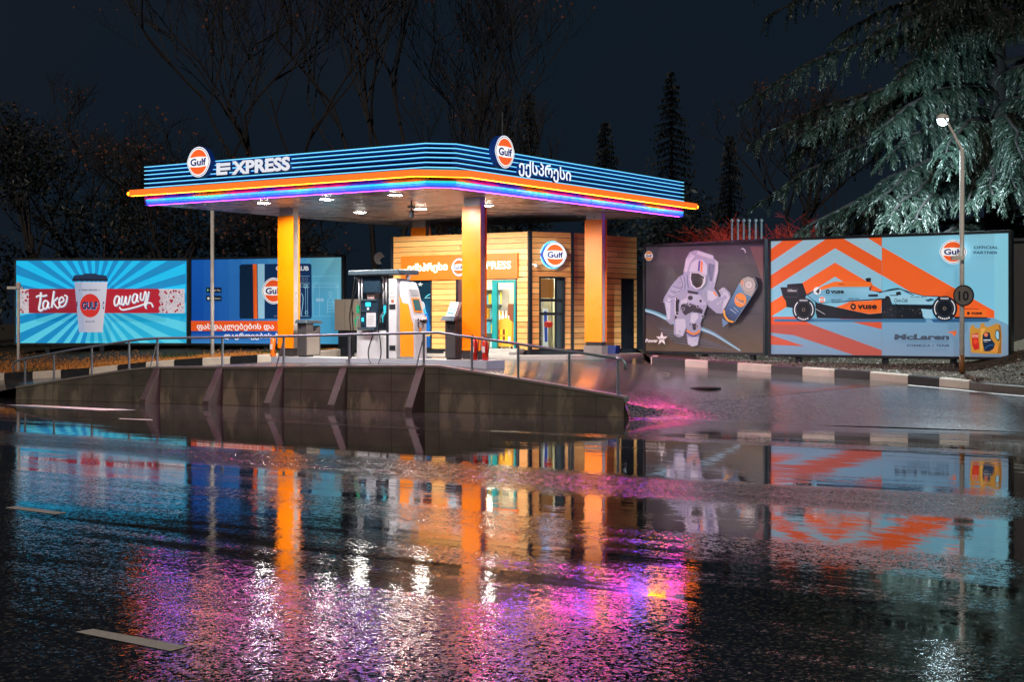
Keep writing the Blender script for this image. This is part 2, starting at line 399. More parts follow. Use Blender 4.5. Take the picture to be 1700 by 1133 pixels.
    amp = math_('MULTIPLY', math_('POWER', mk, 1.4), 1.05)
    if kind == 'road':
        r2 = N('ShaderNodeValToRGB'); L(tn, r2.inputs[0]); e2 = r2.color_ramp.elements; e2[0].color = (0, 0, 0, 1); e2[1].color = (0, 0, 0, 1)
        for t, v in ((11.6, 0), (12.1, .35), (12.6, 0), (14.9, 0), (15.5, 1), (16.4, .8), (16.9, 0), (21.9, 0), (22.3, .7), (22.7, 0)):
            q = e2.new(t / 30.0); q.color = (v, v, v, 1)
        amp = math_('ADD', amp, math_('MULTIPLY', math_('MULTIPLY', r2.outputs[0], math_('MULTIPLY', streak2, 3.4)), 1.0))
    tilt = vs(tilt, amp)
    b = N('ShaderNodeBump'); b.inputs['Strength'].default_value = 1; b.inputs['Distance'].default_value = {'road': .0012, 'slope': .0012, 'yard': .001}[kind]
    L(hh, b.inputs['Height'])
    b0 = N('ShaderNodeBump'); b0.inputs['Strength'].default_value = 1; b0.inputs['Distance'].default_value = .0018 if kind == 'road' else .002
    L(math_('ADD', wave, math_('MULTIPLY', coarse, .10)), b0.inputs['Height']); L(b0.outputs[0], b.inputs['Normal'])
    nn_ = N('ShaderNodeVectorMath', operation='NORMALIZE'); L(va(b.outputs[0], tilt), nn_.inputs[0]); L(nn_.outputs[0], p.inputs['Normal'])
    return m
m_road = wet('wet_asphalt', 'road'); m_yard = wet('wet_concrete', 'yard'); m_slope = wet('rough_wet_asphalt', 'slope')
m_soil = M('soil', (58, 48, 38), .9, noise=.5, nscale=5, bump=.9, bscale=9)
m_white = M('white_paint', (205, 202, 196), .5, noise=.12, nscale=9, bump=.15, bscale=30)
m_black = M('black_paint', (22, 24, 28), .45, noise=.4, nscale=6, bump=.15, bscale=30)

def sheet(name, xs, lo, hi, rows, zf, mat, shift=0):
    mb = MB(); n = len(rows)
    for x in xs:
        a, b = lo(x), hi(x)
        for r in rows:
            y = a + (b - a) * r; mb.v.append((x, y, zf(x, y) + shift))
    for i in range(len(xs) - 1):
        for j in range(n - 1):
            A = i * n + j; mb.f.append((A, A + n, A + n + 1, A + 1)); mb.m.append(0)
    return mb.build(name, mat, smooth=True)
MB().quad((-900, -300, -.06), (900, -300, -.06), (900, 1500, -.06), (-900, 1500, -.06)).build('ground', m_soil)['kind'] = 'structure'
rd = MB(); rx = [-200, -60, -40, -25, -14.5, -9, -4, 2.4, 9.3, 20, 40, 60, 200]
for x in rx: rd.v += [(x, -120, 0), (x, interp(FR, x) + (.1 if -13 < x < 2.3 else .02), 0)]
for i in range(len(rx) - 1): rd.f.append((2 * i, 2 * i + 2, 2 * i + 3, 2 * i + 1)); rd.m.append(0)
rd.build('road', m_road)['kind'] = 'structure'
xs = sorted(set([round(-60 + .9 * i, 3) for i in range(52)] + [round(-14 + .3 * i, 3) for i in range(96)] + [15 + i for i in range(0, 46, 2)] + [p[0] for p in FR] + [p[0] for p in BL]))
# the concrete yard's near edge on the right, where it meets the asphalt slope
ED = [gz(1037, 675, 30.95), gz(1120, 671.5, 31.2), gz(1206, 668, 31.8), gz(1350, 654, 32.6), gz(1480, 645, 33.6), gz(1560, 642.5, 33.25)]
EDL = [(e[0], e[1]) for e in ED] + [(10.5, 32.25), (11.1, 31.65), (60, -3)]
yl = lambda x: interp(FR, x) if x < 2.36 else interp(EDL, x)
rows = [i / 22 for i in range(23)]
sheet('forecourt', [x for x in xs if x < 10.5], yl, lambda x: max(interp(BL, x) + .06, yl(x) + .01), rows, H, m_yard)['kind'] = 'structure'
sheet('asphalt_slope', [x for x in xs if x > 2.34], lambda x: interp(FR, x), lambda x: interp(BL, x) + .06 if x > 9.95 else yl(x) + .02, rows, H, m_slope, -.003)['kind'] = 'structure'
vr = [0, .004, .01, .02, .035, .05, .07, .095, .125, .16, .22, .3, .45, .65, 1]
m_grassy = M('verge_soil', (52, 44, 30), .95, noise=.6, nscale=3, bump=1, bscale=14)
sheet('verge', xs, lambda x: interp(BL, x) + .14, lambda x: 300, vr, HV, m_grassy, 0)['kind'] = 'structure'

# painted marks on the road
def mark(pts, mat=None, name='road_marking', z=.004):
    q = []
    for x, y in pts:
        Y = (CZ - z) * F / (y - HY); q.append(((x - HX) * Y / F, Y, z))
    MB().quad(*q).build(name, mat or m_mark)['kind'] = 'structure'
m_mark = M('road_paint', (252, 240, 222), .5, noise=.3, nscale=22, bump=.4, bscale=60)
mark([(125, 1050), (283, 1082), (313, 1074), (154, 1045)])
mark([(8.7, 843.7), (91, 854.5), (112, 852), (26, 841)])
mark([(9, 672.6), (170, 682), (226, 681), (60, 673)])
mark([(196, 696), (252, 698), (254, 697), (200, 695)])
mb = MB()
for a, b in zip(BL, BL[1:]):
    if a[0] >= 9.0 and b[0] < 41:
        for (p, q) in ((a, b),): mb.quad((p[0] - .12, p[1] - .45, H(p[0] - .12, p[1] - .45) + .004), (q[0] - .12, q[1] - .45, H(q[0] - .12, q[1] - .45) + .004), (q[0] - .07, q[1] - .33, H(q[0] - .07, q[1] - .33) + .004), (p[0] - .07, p[1] - .33, H(p[0] - .07, p[1] - .33) + .004))
mb.build('edge_line', m_white)['kind'] = 'structure'
# manhole
mc = gp(1171, 651, 33.3); mc.z = H(mc.x, mc.y)
mh = thing('manhole_cover', mc, 'round dark iron manhole cover set in the wet forecourt right of the ramp wall', 'manhole cover')
m_iron = M('cast_iron', (48, 46, 44), .35, .6, bump=.3)
MB().lathe(mc, [(.36, -.05), (.36, .012), (.31, .012), (.31, .006)], 28).build('rim', m_iron, mh)
mb = MB(); mb.lathe(mc, [(.30, -.05), (.30, .010), (.27, .016)], 28)
for i in range(-4, 5):
    w = math.sqrt(max(.01, .26 ** 2 - (i * .06) ** 2)); f = Fr(mc, U); mb.box(f, -w, w, i * .06 - .012, i * .06 + .012, .016, .022)
mb.build('lid', m_iron, mh)

# ------------------------------------------------------------------ painted kerbs
def on_line(pl, x):
    return Vector((x, interp(pl, x), 0))
def px_on(pl, x):           # point of polyline pl seen in photo column x
    k = (x - HX) / F
    for a, b in zip(pl, pl[1:]):
        fa, fb = a[0] - k * a[1], b[0] - k * b[1]
        if fa * fb <= 0 and abs(fa - fb) > 1e-9:
            t = fa / (fa - fb); return Vector((a[0] + (b[0] - a[0]) * t, a[1] + (b[1] - a[1]) * t, 0))
def kerb_block(mb, a, b, h, mi):
    d = (b - a); L = d.length; d.normalize(); nrm = Vector((-d.y, d.x, 0))
    prof = ((0, -.1), (0, h - .03), (.03, h), (.17, h), (.17, -.1)); n = len(mb.v); g = .006
    for q, sgn in ((a, g), (b, -g)):
        q2 = q + d * sgn; z = H(q.x, q.y)
        for t, zz in prof: mb.v.append((q2.x + nrm.x * t, q2.y + nrm.y * t, z + zz))
    k = len(prof); mb.f.append(tuple(range(n + k - 1, n - 1, -1))); mb.m.append(mi); mb.f.append(tuple(range(n + k, n + 2 * k))); mb.m.append(mi)
    for i in range(k - 1): mb.f.append((n + i, n + k + i, n + k + i + 1, n + i + 1)); mb.m.append(mi)
BLr = [(x, y) for x, y in BL if x >= 3.7]; BLl = [(x, y) for x, y in BL if -40 <= x <= -4.7]
m_kg = M('kerb_concrete', (92, 86, 80), .55, noise=.3, nscale=5, bump=.5, bscale=18)
m_kd = M('kerb_dark', (46, 44, 44), .5, noise=.4, nscale=5, bump=.4, bscale=18)
m_kw = M('kerb_white', (196, 186, 172), .5, noise=.2, nscale=4, bump=.5, bscale=18)
mb = MB(); br = [1082, 1137, 1175, 1224, 1280, 1332, 1385, 1444, 1507, 1559, 1609]; mi = 1
kerb_block(mb, Vector((3.78, 39.75, 0)), Vector((3.71, 39.42, 0)), .2, 0)
for a, b in zip(br, br[1:]):
    kerb_block(mb, px_on(BLr, a), px_on(BLr, b), .2, mi); mi = 1 - mi
last = px_on(BLr, 1609); pts = [last] + [Vector((x, y, 0)) for x, y in BL if x > last.x and x < 45]
for a, b in zip(pts, pts[1:]):
    n = max(1, round((b - a).length / 1.0))
    for i in range(n): kerb_block(mb, a.lerp(b, i / n), a.lerp(b, (i + 1) / n), .18, 2)
tag(mb.build('kerb', [m_kw, m_kd, m_kg]), kind='structure')
mb = MB(); br = [-320, -220, -130, -86, -40, 7, 54, 101, 148, 195, 242, 289, 336, 382, 427, 462]; mi = 0
for a, b in zip(br, br[1:]):
    kerb_block(mb, px_on(BLl, a), px_on(BLl, b), .21, mi); mi = 1 - mi
q = [Vector((x, y, 0)) for x, y in BL if -6.2 < x < -4.6]
for a, b in zip(q, q[1:]):
    n = max(1, round((b - a).length / .9))
    for i in range(n): kerb_block(mb, a.lerp(b, i / n), a.lerp(b, (i + 1) / n), .2, 0)
tag(mb.build('kerb', [m_kw, m_black]), kind='structure')

# ------------------------------------------------------------------ ramp retaining wall with buttresses, and its handrail
m_wall = M('old_concrete', (84, 80, 70), .75, noise=.85, nscale=2.2, bump=.6, bscale=7)
def stained():
    m = m_wall; nt = m.node_tree; p = nt.nodes['Principled BSDF']; L = nt.links.new; old = p.inputs['Base Color'].links[0].from_socket
    g = nt.nodes.new('ShaderNodeNewGeometry'); mp = nt.nodes.new('ShaderNodeMapping'); mp.inputs['Scale'].default_value = (1.7, 1.9, .55); L(g.outputs['Position'], mp.inputs[0])
    n = nt.nodes.new('ShaderNodeTexNoise'); n.inputs['Scale'].default_value = 1.0; n.inputs['Detail'].default_value = 5; n.inputs['Roughness'].default_value = .6; L(mp.outputs[0], n.inputs['Vector'])
    sx = nt.nodes.new('ShaderNodeSeparateXYZ'); L(g.outputs['Position'], sx.inputs[0])
    a = nt.nodes.new('ShaderNodeMath'); a.operation = 'MULTIPLY_ADD'; L(sx.outputs['Z'], a.inputs[0]); a.inputs[1].default_value = -.22; L(n.outputs[0], a.inputs[2])
    r = nt.nodes.new('ShaderNodeValToRGB'); r.color_ramp.elements[0].position = .46; r.color_ramp.elements[1].position = .55; L(a.outputs[0], r.inputs[0])
    mx = nt.nodes.new('ShaderNodeMix'); mx.data_type = 'RGBA'; L(r.outputs[0], mx.inputs[0]); L(old, mx.inputs[6]); mx.inputs[7].default_value = lin((122, 114, 96))
    du = nt.nodes.new('ShaderNodeVectorMath'); du.operation = 'DOT_PRODUCT'; L(g.outputs['Position'], du.inputs[0]); du.inputs[1].default_value = (.91, -.41, 0)
    cx = nt.nodes.new('ShaderNodeCombineXYZ'); L(du.outputs['Value'], cx.inputs[0]); L(sx.outputs['Z'], cx.inputs[1])
    br = nt.nodes.new('ShaderNodeTexBrick'); L(cx.outputs[0], br.inputs['Vector']); br.inputs['Scale'].default_value = 1; br.inputs['Brick Width'].default_value = 1.24; br.inputs['Row Height'].default_value = .42; br.inputs['Mortar Size'].default_value = .012
    br.inputs['Color1'].default_value = (1, 1, 1, 1); br.inputs['Color2'].default_value = (.72, .74, .76, 1); br.inputs['Mortar'].default_value = (.3, .3, .3, 1); br.offset = 0
    ml = nt.nodes.new('ShaderNodeMix'); ml.data_type = 'RGBA'; ml.blend_type = 'MULTIPLY'; ml.inputs[0].default_value = .8; L(mx.outputs[2], ml.inputs[6]); L(br.outputs['Color'], ml.inputs[7]); L(ml.outputs[2], p.inputs['Base Color'])
stained()
m_cap = M('wall_cap', (120, 116, 112), .35, noise=.2, nscale=4, bump=.4, bscale=12)
m_butt = M('buttress_concrete', (66, 61, 56), .75, noise=.35, nscale=3, bump=.5, bscale=9)
wv = [Vector(w) for w in WP]
rw = thing('retaining_wall', (wv[0].x, wv[0].y, 0), 'low stained concrete ramp wall with slanted buttresses between road and pumps', 'wall')
def nrm(i):
    a = wv[max(0, i - 1)]; b = wv[min(len(wv) - 1, i + 1)]; d = (b - a); d.z = 0; d.normalize(); return Vector((-d.y, d.x, 0))
mb = MB(); n = len(wv)
for i, w in enumerate(wv):
    N_ = nrm(i)
    for t, z in ((-.03, -.1), (0, w.z - .05), (.24, w.z - .05), (.24, -.1)): mb.v.append(tuple(Vector((w.x, w.y, 0)) + N_ * t + Z * z))
for i in range(n - 1):
    for k in range(4): mb.f.append((4 * i + k, 4 * i + 4 + k, 4 * i + 4 + (k + 1) % 4, 4 * i + (k + 1) % 4)); mb.m.append(0)
mb.f += [(3, 2, 1, 0), tuple(4 * (n - 1) + k for k in range(4))]; mb.m += [0, 0]
wallob = mb.build('wall_face', m_wall, rw)
mb = MB()
for i, w in enumerate(wv):
    N_ = nrm(i)
    for t, z in ((-.03, w.z - .05), (-.03, w.z), (.26, w.z), (.26, w.z - .05)): mb.v.append(tuple(Vector((w.x, w.y, 0)) + N_ * t + Z * z))
for i in range(n - 1):
    for k in range(4): mb.f.append((4 * i + k, 4 * i + 4 + k, 4 * i + 4 + (k + 1) % 4, 4 * i + (k + 1) % 4)); mb.m.append(0)
mb.f += [(3, 2, 1, 0), tuple(4 * (n - 1) + k for k in range(4))]; mb.m += [0, 0]
mb.build('coping', m_cap, rw)
WL2 = [(w.x, w.y) for w in wv]; WZ = [(w.x, w.z) for w in wv]
for x in (262, 366, 467, 572, 700):
    q = px_on(WL2, x); zt = interp(WZ, q.x) - .03; f = Fr((q.x, q.y, 0), U.lerp(Vector((.93, -.38, 0)), .4))
    mb = MB(); mb.prism([f.p(-.11, .01, -.05), f.p(-.11, -.55, -.05), f.p(-.11, -.52, .12), f.p(-.11, -.02, zt), f.p(-.11, .01, zt)], f.x * .2)
    mb.build('buttress', m_butt, rw, bevel=.012)
m_rail = M('galvanised_steel', (120, 132, 140), .4, .35, noise=.2, nscale=14)
rl = thing('handrail', (wv[0].x, wv[0].y, wv[0].z), 'thin grey metal handrail on posts along the top of the ramp wall', 'railing')
RT = [(27, 600), (36, 597.5), (120, 581), (231, 564), (262, 562), (333, 561), (467, 559), (620, 555), (727, 552.6), (840, 568.5), (1023, 595)]
rp = []
for x, y in RT:
    q = px_on(WL2, max(x, 27.5)); q += nrm(3) * .1; Y = q.y; rp.append(gp(x, y, Y))
mb = MB(); e = rp[0]; mb.tube([e + Vector((-.06, .03, -.28)), e + Vector((-.10, .05, -.15)), e + Vector((-.05, .02, -.03))] + rp, .030, 8)
e = rp[-1]; mb.tube([e, e + Vector((.12, -.05, -.03)), e + Vector((.18, -.08, -.12)), e + Vector((.19, -.08, -.24))], .030, 8)
mb.build('top_rail', m_rail, rl, smooth=True)
RZ = [(p.x, p.z) for p in rp]
for k, x in enumerate((37, 85, 148, 210, 257, 365, 467, 576, 700, 780, 857, 942, 1023)):
    q = px_on(WL2, x) + nrm(3) * .1; zb = interp(WZ, q.x)
    mb = MB(); mb.tube([(q.x, q.y, zb - .02), (q.x, q.y, interp(RZ, q.x))], .029, 8)
    mb.lathe((q.x, q.y, zb), [(.05, 0), (.05, .012)], 10)
    if x in (257, 467, 700): mb.tube([(q.x - .16, q.y - .10, zb - .03), (q.x - .01, q.y, interp(RZ, q.x) - .12)], .016, 6)
    mb.build('rail_post', m_rail, rl, smooth=False)

# ------------------------------------------------------------------ canopy
N0 = Vector((-1.49, 31.7, 0)); CF = Fr(N0, U)
SZ = 4.93; TZ = 5.91; LA = 9.24; LB = 11.1
can = thing('filling_station_canopy', CF.p(-4.4, 5.6, .95), 'flat station canopy with glowing blue ribs, orange light band and orange columns', 'canopy')
m_soffit = M('soffit_metal', (205, 200, 200), .28, .15, noise=.04, nscale=1.5)
m_navy = M('fascia_navy', (10, 26, 66), .35, noise=.2)
m_fin = M('fascia_rib', (60, 128, 190), .35, noise=.05)
m_roof = M('roof_sheet', (60, 62, 66), .6, noise=.2)
def ring_path(off, ch=.42, a0=-LA, b1=LB):       # outline of the two seen sides, bevelled at the near corner, pushed out by off
    return [(a0, -off), (-ch, -off), (-ch * .62 + off * .05, -off * .9 + .02), (off * .9 - .02, ch * .62), (off, ch), (off, b1)] if False else [(a0, -off), (-ch, -off), (off, ch), (off, b1)]
def strip(mb, path0, path1, z0, z1, mi=0, ends=True):
    """closed ribbon: path0 at the back, path1 at the front, between heights z0 and z1"""
    k = len(path0); n = len(mb.v)
    for (pa, z) in ((path0, z0), (path1, z0), (path1, z1), (path0, z1)):
        mb.v += [tuple(CF.p(a, b, z)) for a, b in pa]
    order = [(0, 1), (1, 2), (2, 3), (3, 0)]
    for q, (A, B) in enumerate(order):
        for i in range(k - 1):
            mb.f.append((n + A * k + i, n + A * k + i + 1, n + B * k + i + 1, n + B * k + i)); mb.m.append(mi if not isinstance(mi, (list, tuple)) else mi[q])
    if ends:
        for i in (0, k - 1): mb.f.append(tuple(n + A * k + i for A in range(4))); mb.m.append(mi if not isinstance(mi, (list, tuple)) else mi[1])
mb = MB()
nS = 64; w = LB / nS
for i in range(nS):
    b = i * w; a1 = 0 if b > .42 else -.42 + b
    mb.box(CF, -LA, a1, b + .006, b + w - .006, SZ, SZ + .02)
mb.box(CF, -LA + .02, -.3, .3, LB - .02, SZ + .02, SZ + .05, 1)
mb.build('soffit', [m_soffit, m_black], can)
mb = MB(); mb.prism([CF.p(-LA + .1, .1, TZ - .1), CF.p(-.4, .1, TZ - .1), CF.p(-.1, .4, TZ - .1), CF.p(-.1, LB - .1, TZ - .1), CF.p(-LA + .1, LB - .1, TZ - .1)], (0, 0, .06))
mb.build('roof', m_roof, can)
mb = MB(); strip(mb, ring_path(-.12), ring_path(-.06), SZ, TZ - .02)
mb.box(CF, -LA, -LA + .05, -.05, LB, SZ, TZ - .02); mb.box(CF, -LA, .0, LB - .02, LB + .04, SZ, TZ - .02)
mb.build('fascia', m_navy, can)
m_led = M('cyan_led', (120, 220, 255), .3, em=(110, 212, 255), es=1.3)
m_led2 = M('added_rib_glow', (30, 90, 235), .3, em=(10, 92, 190), es=.45)  # made-up glow beneath the ribs, meant for the wet road's reflection
fz = [5.885, 5.79, 5.69, 5.585, 5.475, 5.37]
for i, z in enumerate(fz):
    mb = MB(); strip(mb, ring_path(-.06), ring_path(.05), z - .035, z, 0)
    strip(mb, ring_path(.051), ring_path(.066), z - .022, z - .004, 1)
    strip(mb, ring_path(-.055), ring_path(-.01), z - .042, z - .036, 2)
    mb.build('light_rib', [m_fin, m_led, m_led2], can)
m_teal = M('teal_led', (0, 150, 150), .3, em=(40, 165, 175), es=.55)
mb = MB(); strip(mb, ring_path(-.06), ring_path(.02), 5.27, 5.33, 0); mb.build('light_tube', m_teal, can)
m_oband = M('orange_band', (255, 110, 40), .3, em=(255, 112, 38), es=1.05)
m_mag = M('added_magenta_glow', (255, 60, 160), .3, em=(255, 22, 170), es=95)  # colour of an added hidden emitter that tints the road reflection
m_yel = M('added_amber_glow', (255, 150, 20), .3, em=(255, 130, 6), es=85)
m_dred = M('dark_red', (48, 14, 14), .8)
mb = MB(); o1, o0 = ring_path(.34, .55, -LA - .22, LB + .25), ring_path(.24, .55, -LA - .22, LB + .25)
strip(mb, o0, o1, 5.145, 5.29, 0)
for (a, b) in ((-LA - .22, -.29), (.29, LB + .25)): mb.lathe(CF.p(a, b, 5.145), [(.05, 0), (.05, .145)], 12, 0)
mb.build('orange_light_band', m_oband, can)
mb = MB(); strip(mb, ring_path(-.056), ring_path(-.05), 5.095, 5.235, 0); mb.build('added_spill_mask', M('matt_black', (6, 6, 8), .9), can)  # added black strip that swallows spill from the hidden emitters
mb = MB(); strip(mb, ring_path(-.06, .45), ring_path(.24, .5), 5.24, 5.27, 0); mb.build('band_shelf', m_navy, can)
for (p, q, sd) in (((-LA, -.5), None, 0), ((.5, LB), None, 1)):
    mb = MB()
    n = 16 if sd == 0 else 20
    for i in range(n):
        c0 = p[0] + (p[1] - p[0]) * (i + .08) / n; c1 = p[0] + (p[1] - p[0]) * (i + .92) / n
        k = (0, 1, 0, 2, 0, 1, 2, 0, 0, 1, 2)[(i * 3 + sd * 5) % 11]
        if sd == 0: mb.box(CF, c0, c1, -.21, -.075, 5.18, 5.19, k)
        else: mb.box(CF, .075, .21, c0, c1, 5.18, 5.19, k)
    mb.build('added_cove_glow', [m_mag, m_yel, M('added_blue_glow', (40, 40, 255), .3, em=(60, 50, 255), es=85)], can)  # added emitters tucked out of sight, seen only mirrored in the road
mb = MB(); strip(mb, ring_path(.25, .55, -LA - .2, LB + .23), ring_path(.325, .55, -LA - .2, LB + .23), 5.138, 5.1445, 0); mb.build('added_band_glow', M('added_orange_glow', (255, 150, 30), .3, em=(255, 120, 16), es=18), can)  # extra glow added below the band to strengthen its reflection
m_l1 = M('aqua_led', (20, 190, 200), .3, em=(20, 190, 205), es=.95); m_l2 = M('blue_led', (20, 120, 240), .3, em=(20, 125, 245), es=1.05); m_l3 = M('purple_led', (20, 30, 90), .3, em=(60, 92, 235), es=.9)
mb = MB()
for k in range(3): strip(mb, ring_path(-.03), ring_path(.05 - .012 * k), SZ + .135 - .05 * (k + 1) + .005, SZ + .135 - .05 * k, k)
mb.build('light_strip', [m_l1, m_l2, m_l3], can)
mb = MB(); strip(mb, ring_path(-.11), ring_path(-.035), SZ - .008, SZ - .003, 0); mb.build('added_strip_glow', M('added_violet_glow', (190, 60, 255), .3, em=(200, 60, 255), es=14), can)  # unseen violet emitter added to colour the road reflection
mb = MB(); strip(mb, ring_path(-.06), ring_path(.06), SZ + .14, SZ + .165, 0); mb.build('red_trim', m_dred, can)
# beacon lamps at the two ends of the orange band
m_beac = M('beacon', (255, 120, 20), .3, em=(255, 120, 20), es=9)
for (a, b) in ((-LA - .32, -.29), (.29, LB + .36)):
    mb = MB(); mb.lathe(CF.p(a, b, 5.19), [(.012, -.03), (.035, 0), (.035, .04), (.012, .06)], 10); mb.build('end_lamp', m_beac, can)
# columns
m_clad = M('orange_cladding', (255, 134, 0), .38, noise=.03); m_core = M('column_steel', (176, 174, 172), .35, .3, noise=.06)
for ci, (a, b, rb) in enumerate(((-1.18, 2.7, 0), (-7.05, 2.7, 0), (-1.18, 8.28, 1), (-7.05, 8.28, 1))):
    zb = 1.12 if b < 5 else 1.14
    mb = MB(); mb.box(CF, a - .235, a + .235, b + .03, b + .23, zb, SZ)
    c = mb.build('column', m_core, can)
    z0 = 1.33 if b < 5 else 1.47; mb = MB()
    mb.box(CF, a - .266, a + .266, b, b + .028, z0, SZ - .2); mb.box(CF, a - .266, a + .266, b + .232, b + .26, z0, SZ - .2)
    mb.build('cladding', m_clad, c)
    mb = MB()
    if b < 5: mb.box(CF, a - .25, a + .245, b + .012, b + .25, zb, z0 - .003)
    else: mb.box(CF, a - .28, a + .28, b - .03, b + .29, zb, z0 - .1)
    mb.build('plinth', m_kd if b < 5 else m_cap, c)
    if b > 5: MB().box(CF, a - .24, a + .24, b + .02, b + .24, z0 - .1, z0 - .003).build('dark_band', m_black, c)
# downlights
m_dl = M('downlight_glass', (255, 255, 255), .2, em=(255, 252, 240), es=120); m_ring = M('downlight_ring', (210, 210, 210), .3, .4)
for a in (-6.22, -4.2, -2.12):
    for b in (1.03, 4.68):
        mb = MB(); p = CF.p(a, b, SZ); mb.lathe(p, [(.19, -.025), (.19, .0), (.16, .0), (.16, -.02)], 20)
        d = mb.build('downlight', m_ring, can)
        MB().lathe(p, [(.155, -.024), (.13, -.032)], 20).build('lens', m_dl, d)
        l = bpy.data.lights.new('downlight_lamp', 'SPOT'); l.shadow_soft_size = .13; l.spot_size = math.radians(150); l.spot_blend = .22; l.energy = 700; l.color = (1, .94, .88)
        lo = bpy.data.objects.new('downlight_lamp', l); C.objects.link(lo); lo.location = p + Vector((0, 0, -.07)); lo.rotation_euler = (Z * math.cos(.24) - V * math.sin(.24)).to_track_quat('Z', 'Y').to_euler(); lo['kind'] = 'structure'
# hanging camera under the soffit
cp = gp(683, 335, 35.6); cp.z = SZ
mb = MB(); mb.tube([cp, cp - Z * .12], .02, 8); mb.box(Fr(cp, U), -.09, .09, -.04, .04, -.17, -.12); mb.tube([cp - Z * .17, cp - Z * .24], .015, 8); mb.lathe(cp - Z * .42, [(.03, 0), (.06, .02), (.06, .17), (.04, .19)], 12)
mb.build('ceiling_camera', m_black, can)
mb = MB(); q = gp(820, 290, 33.5)
q = CF.p(.0, 3.0, TZ); mb.tube([CF.p(-.5, 3.0, TZ - .1), CF.p(-.5, 3.0, TZ + 1.0)], .012, 6); mb.build('antenna', m_rail, can)
# raised letters and the two round emblems
m_lit = print_mat('lit_letter_print', .78, .7); m_lside = M('letter_side', (20, 70, 170), .4)
FA = Fr(CF.p(0, -.13, 0), U, V)                               # plane in front of the left side
FB = Fr(CF.p(.13, 0, 0), V, -U)                               # plane in front of the right side
def raised(name, fr, txt, x0, y0, x1, y1, h, depth, par, bold=.05, slabs=None):
    vs, fs = glyphs(txt, bold); xs_ = [v[0] for v in vs]; a, b = min(xs_), max(xs_); A = fr.px(x0, y0); B = fr.px(x1, y1)
    hz = h; mb = MB(); n = len(vs)
    def loc(gx, gy, d):
        q = (gx - a) / (b - a); return fr.p(A[0] + (B[0] - A[0]) * q, -d, A[1] + (B[1] - A[1]) * q + gy / .73 * hz)
    mb.v = [tuple(loc(x, y, depth)) for x, y in vs] + [tuple(loc(x, y, 0)) for x, y in vs]
    mb.f = [tuple(f) for f in fs]; mb.m = [0] * len(fs); cnt = {}
    for f in fs:
        for i in range(len(f)): e = (f[i], f[(i + 1) % len(f)]); cnt[e] = cnt.get(e, 0) + 1
    for (i, j) in list(cnt):
        if (j, i) not in cnt: mb.f.append((j, i, n + i, n + j)); mb.m.append(1)
    return mb.build(name, [m_face, m_lside], par)
m_face = M('letter_face', (205, 212, 220), .4, em=(210, 218, 230), es=.9)
raised('letters', FA, 'XPRESS', 388, 289.3, 485, 281.5, .30, .07, can, .045)
mb = MB(); A = FA.px(363, 291.5); Bq = FA.px(386, 289)
E0, E1 = A[0], Bq[0]; z0 = A[1]
for (a, b, c, d) in ((0, .28, 0, .25), (.0, .78, .0, .065), (.0, 1.0, .095, .155), (.0, 1.0, .185, .25), (0, .28, .05, .26)):
    mb.prism([FA.p(E0 + (E1 - E0) * a, -.07, z0 + c * 1.12), FA.p(E0 + (E1 - E0) * b, -.07, z0 + c * 1.12), FA.p(E0 + (E1 - E0) * b, -.07, z0 + d * 1.12), FA.p(E0 + (E1 - E0) * a, -.07, z0 + d * 1.12)], V * .07 if False else FA.y * .07, 0, 1)
    FA = FA.at(0, -.0015)
mb.build('letters', [m_face, m_lside], can)
FB2 = Fr(CF.p(.13, 0, 0), V, -U)
raised('letters', FB2, 'ექსპრესი', 857, 285, 944, 300.5, .27, .07, can, .045)
def emblem(fr, x, y, r, d, par, mat, name='round_emblem', es=None):
    a, z = fr.px(x, y); mb = MB(); K = 56; pts = []
    for i in range(K):
        w = 2 * math.pi * i / K; e = 1 + .07 * max(0, 1 - abs(math.sin(w)) / .34) ** .5 if abs(math.sin(w)) < .34 else 1
        pts.append(fr.p(a + (r + .01) * e * math.cos(w), -d, z + (r + .01) * math.sin(w)))
    mb.prism(pts, fr.y * (d - .005)); e = mb.build(name, m_lside, par)
    art = Art(fr, d + .003, .003); c = fr.px(x, y)
    # draw in metres through a tiny adapter
    art.P = lambda X, Y, dd: fr.p(X, -dd, -Y)
    art.gulf(c[0], -c[1], r, r); art.build('printed_face', mat, e)
m_emb = print_mat('emblem_print', 1.0, .5)
emblem(FA, 338, 270, .365, .16, can, m_emb); emblem(FB2, 828, 253, .365, .16, can, m_emb)

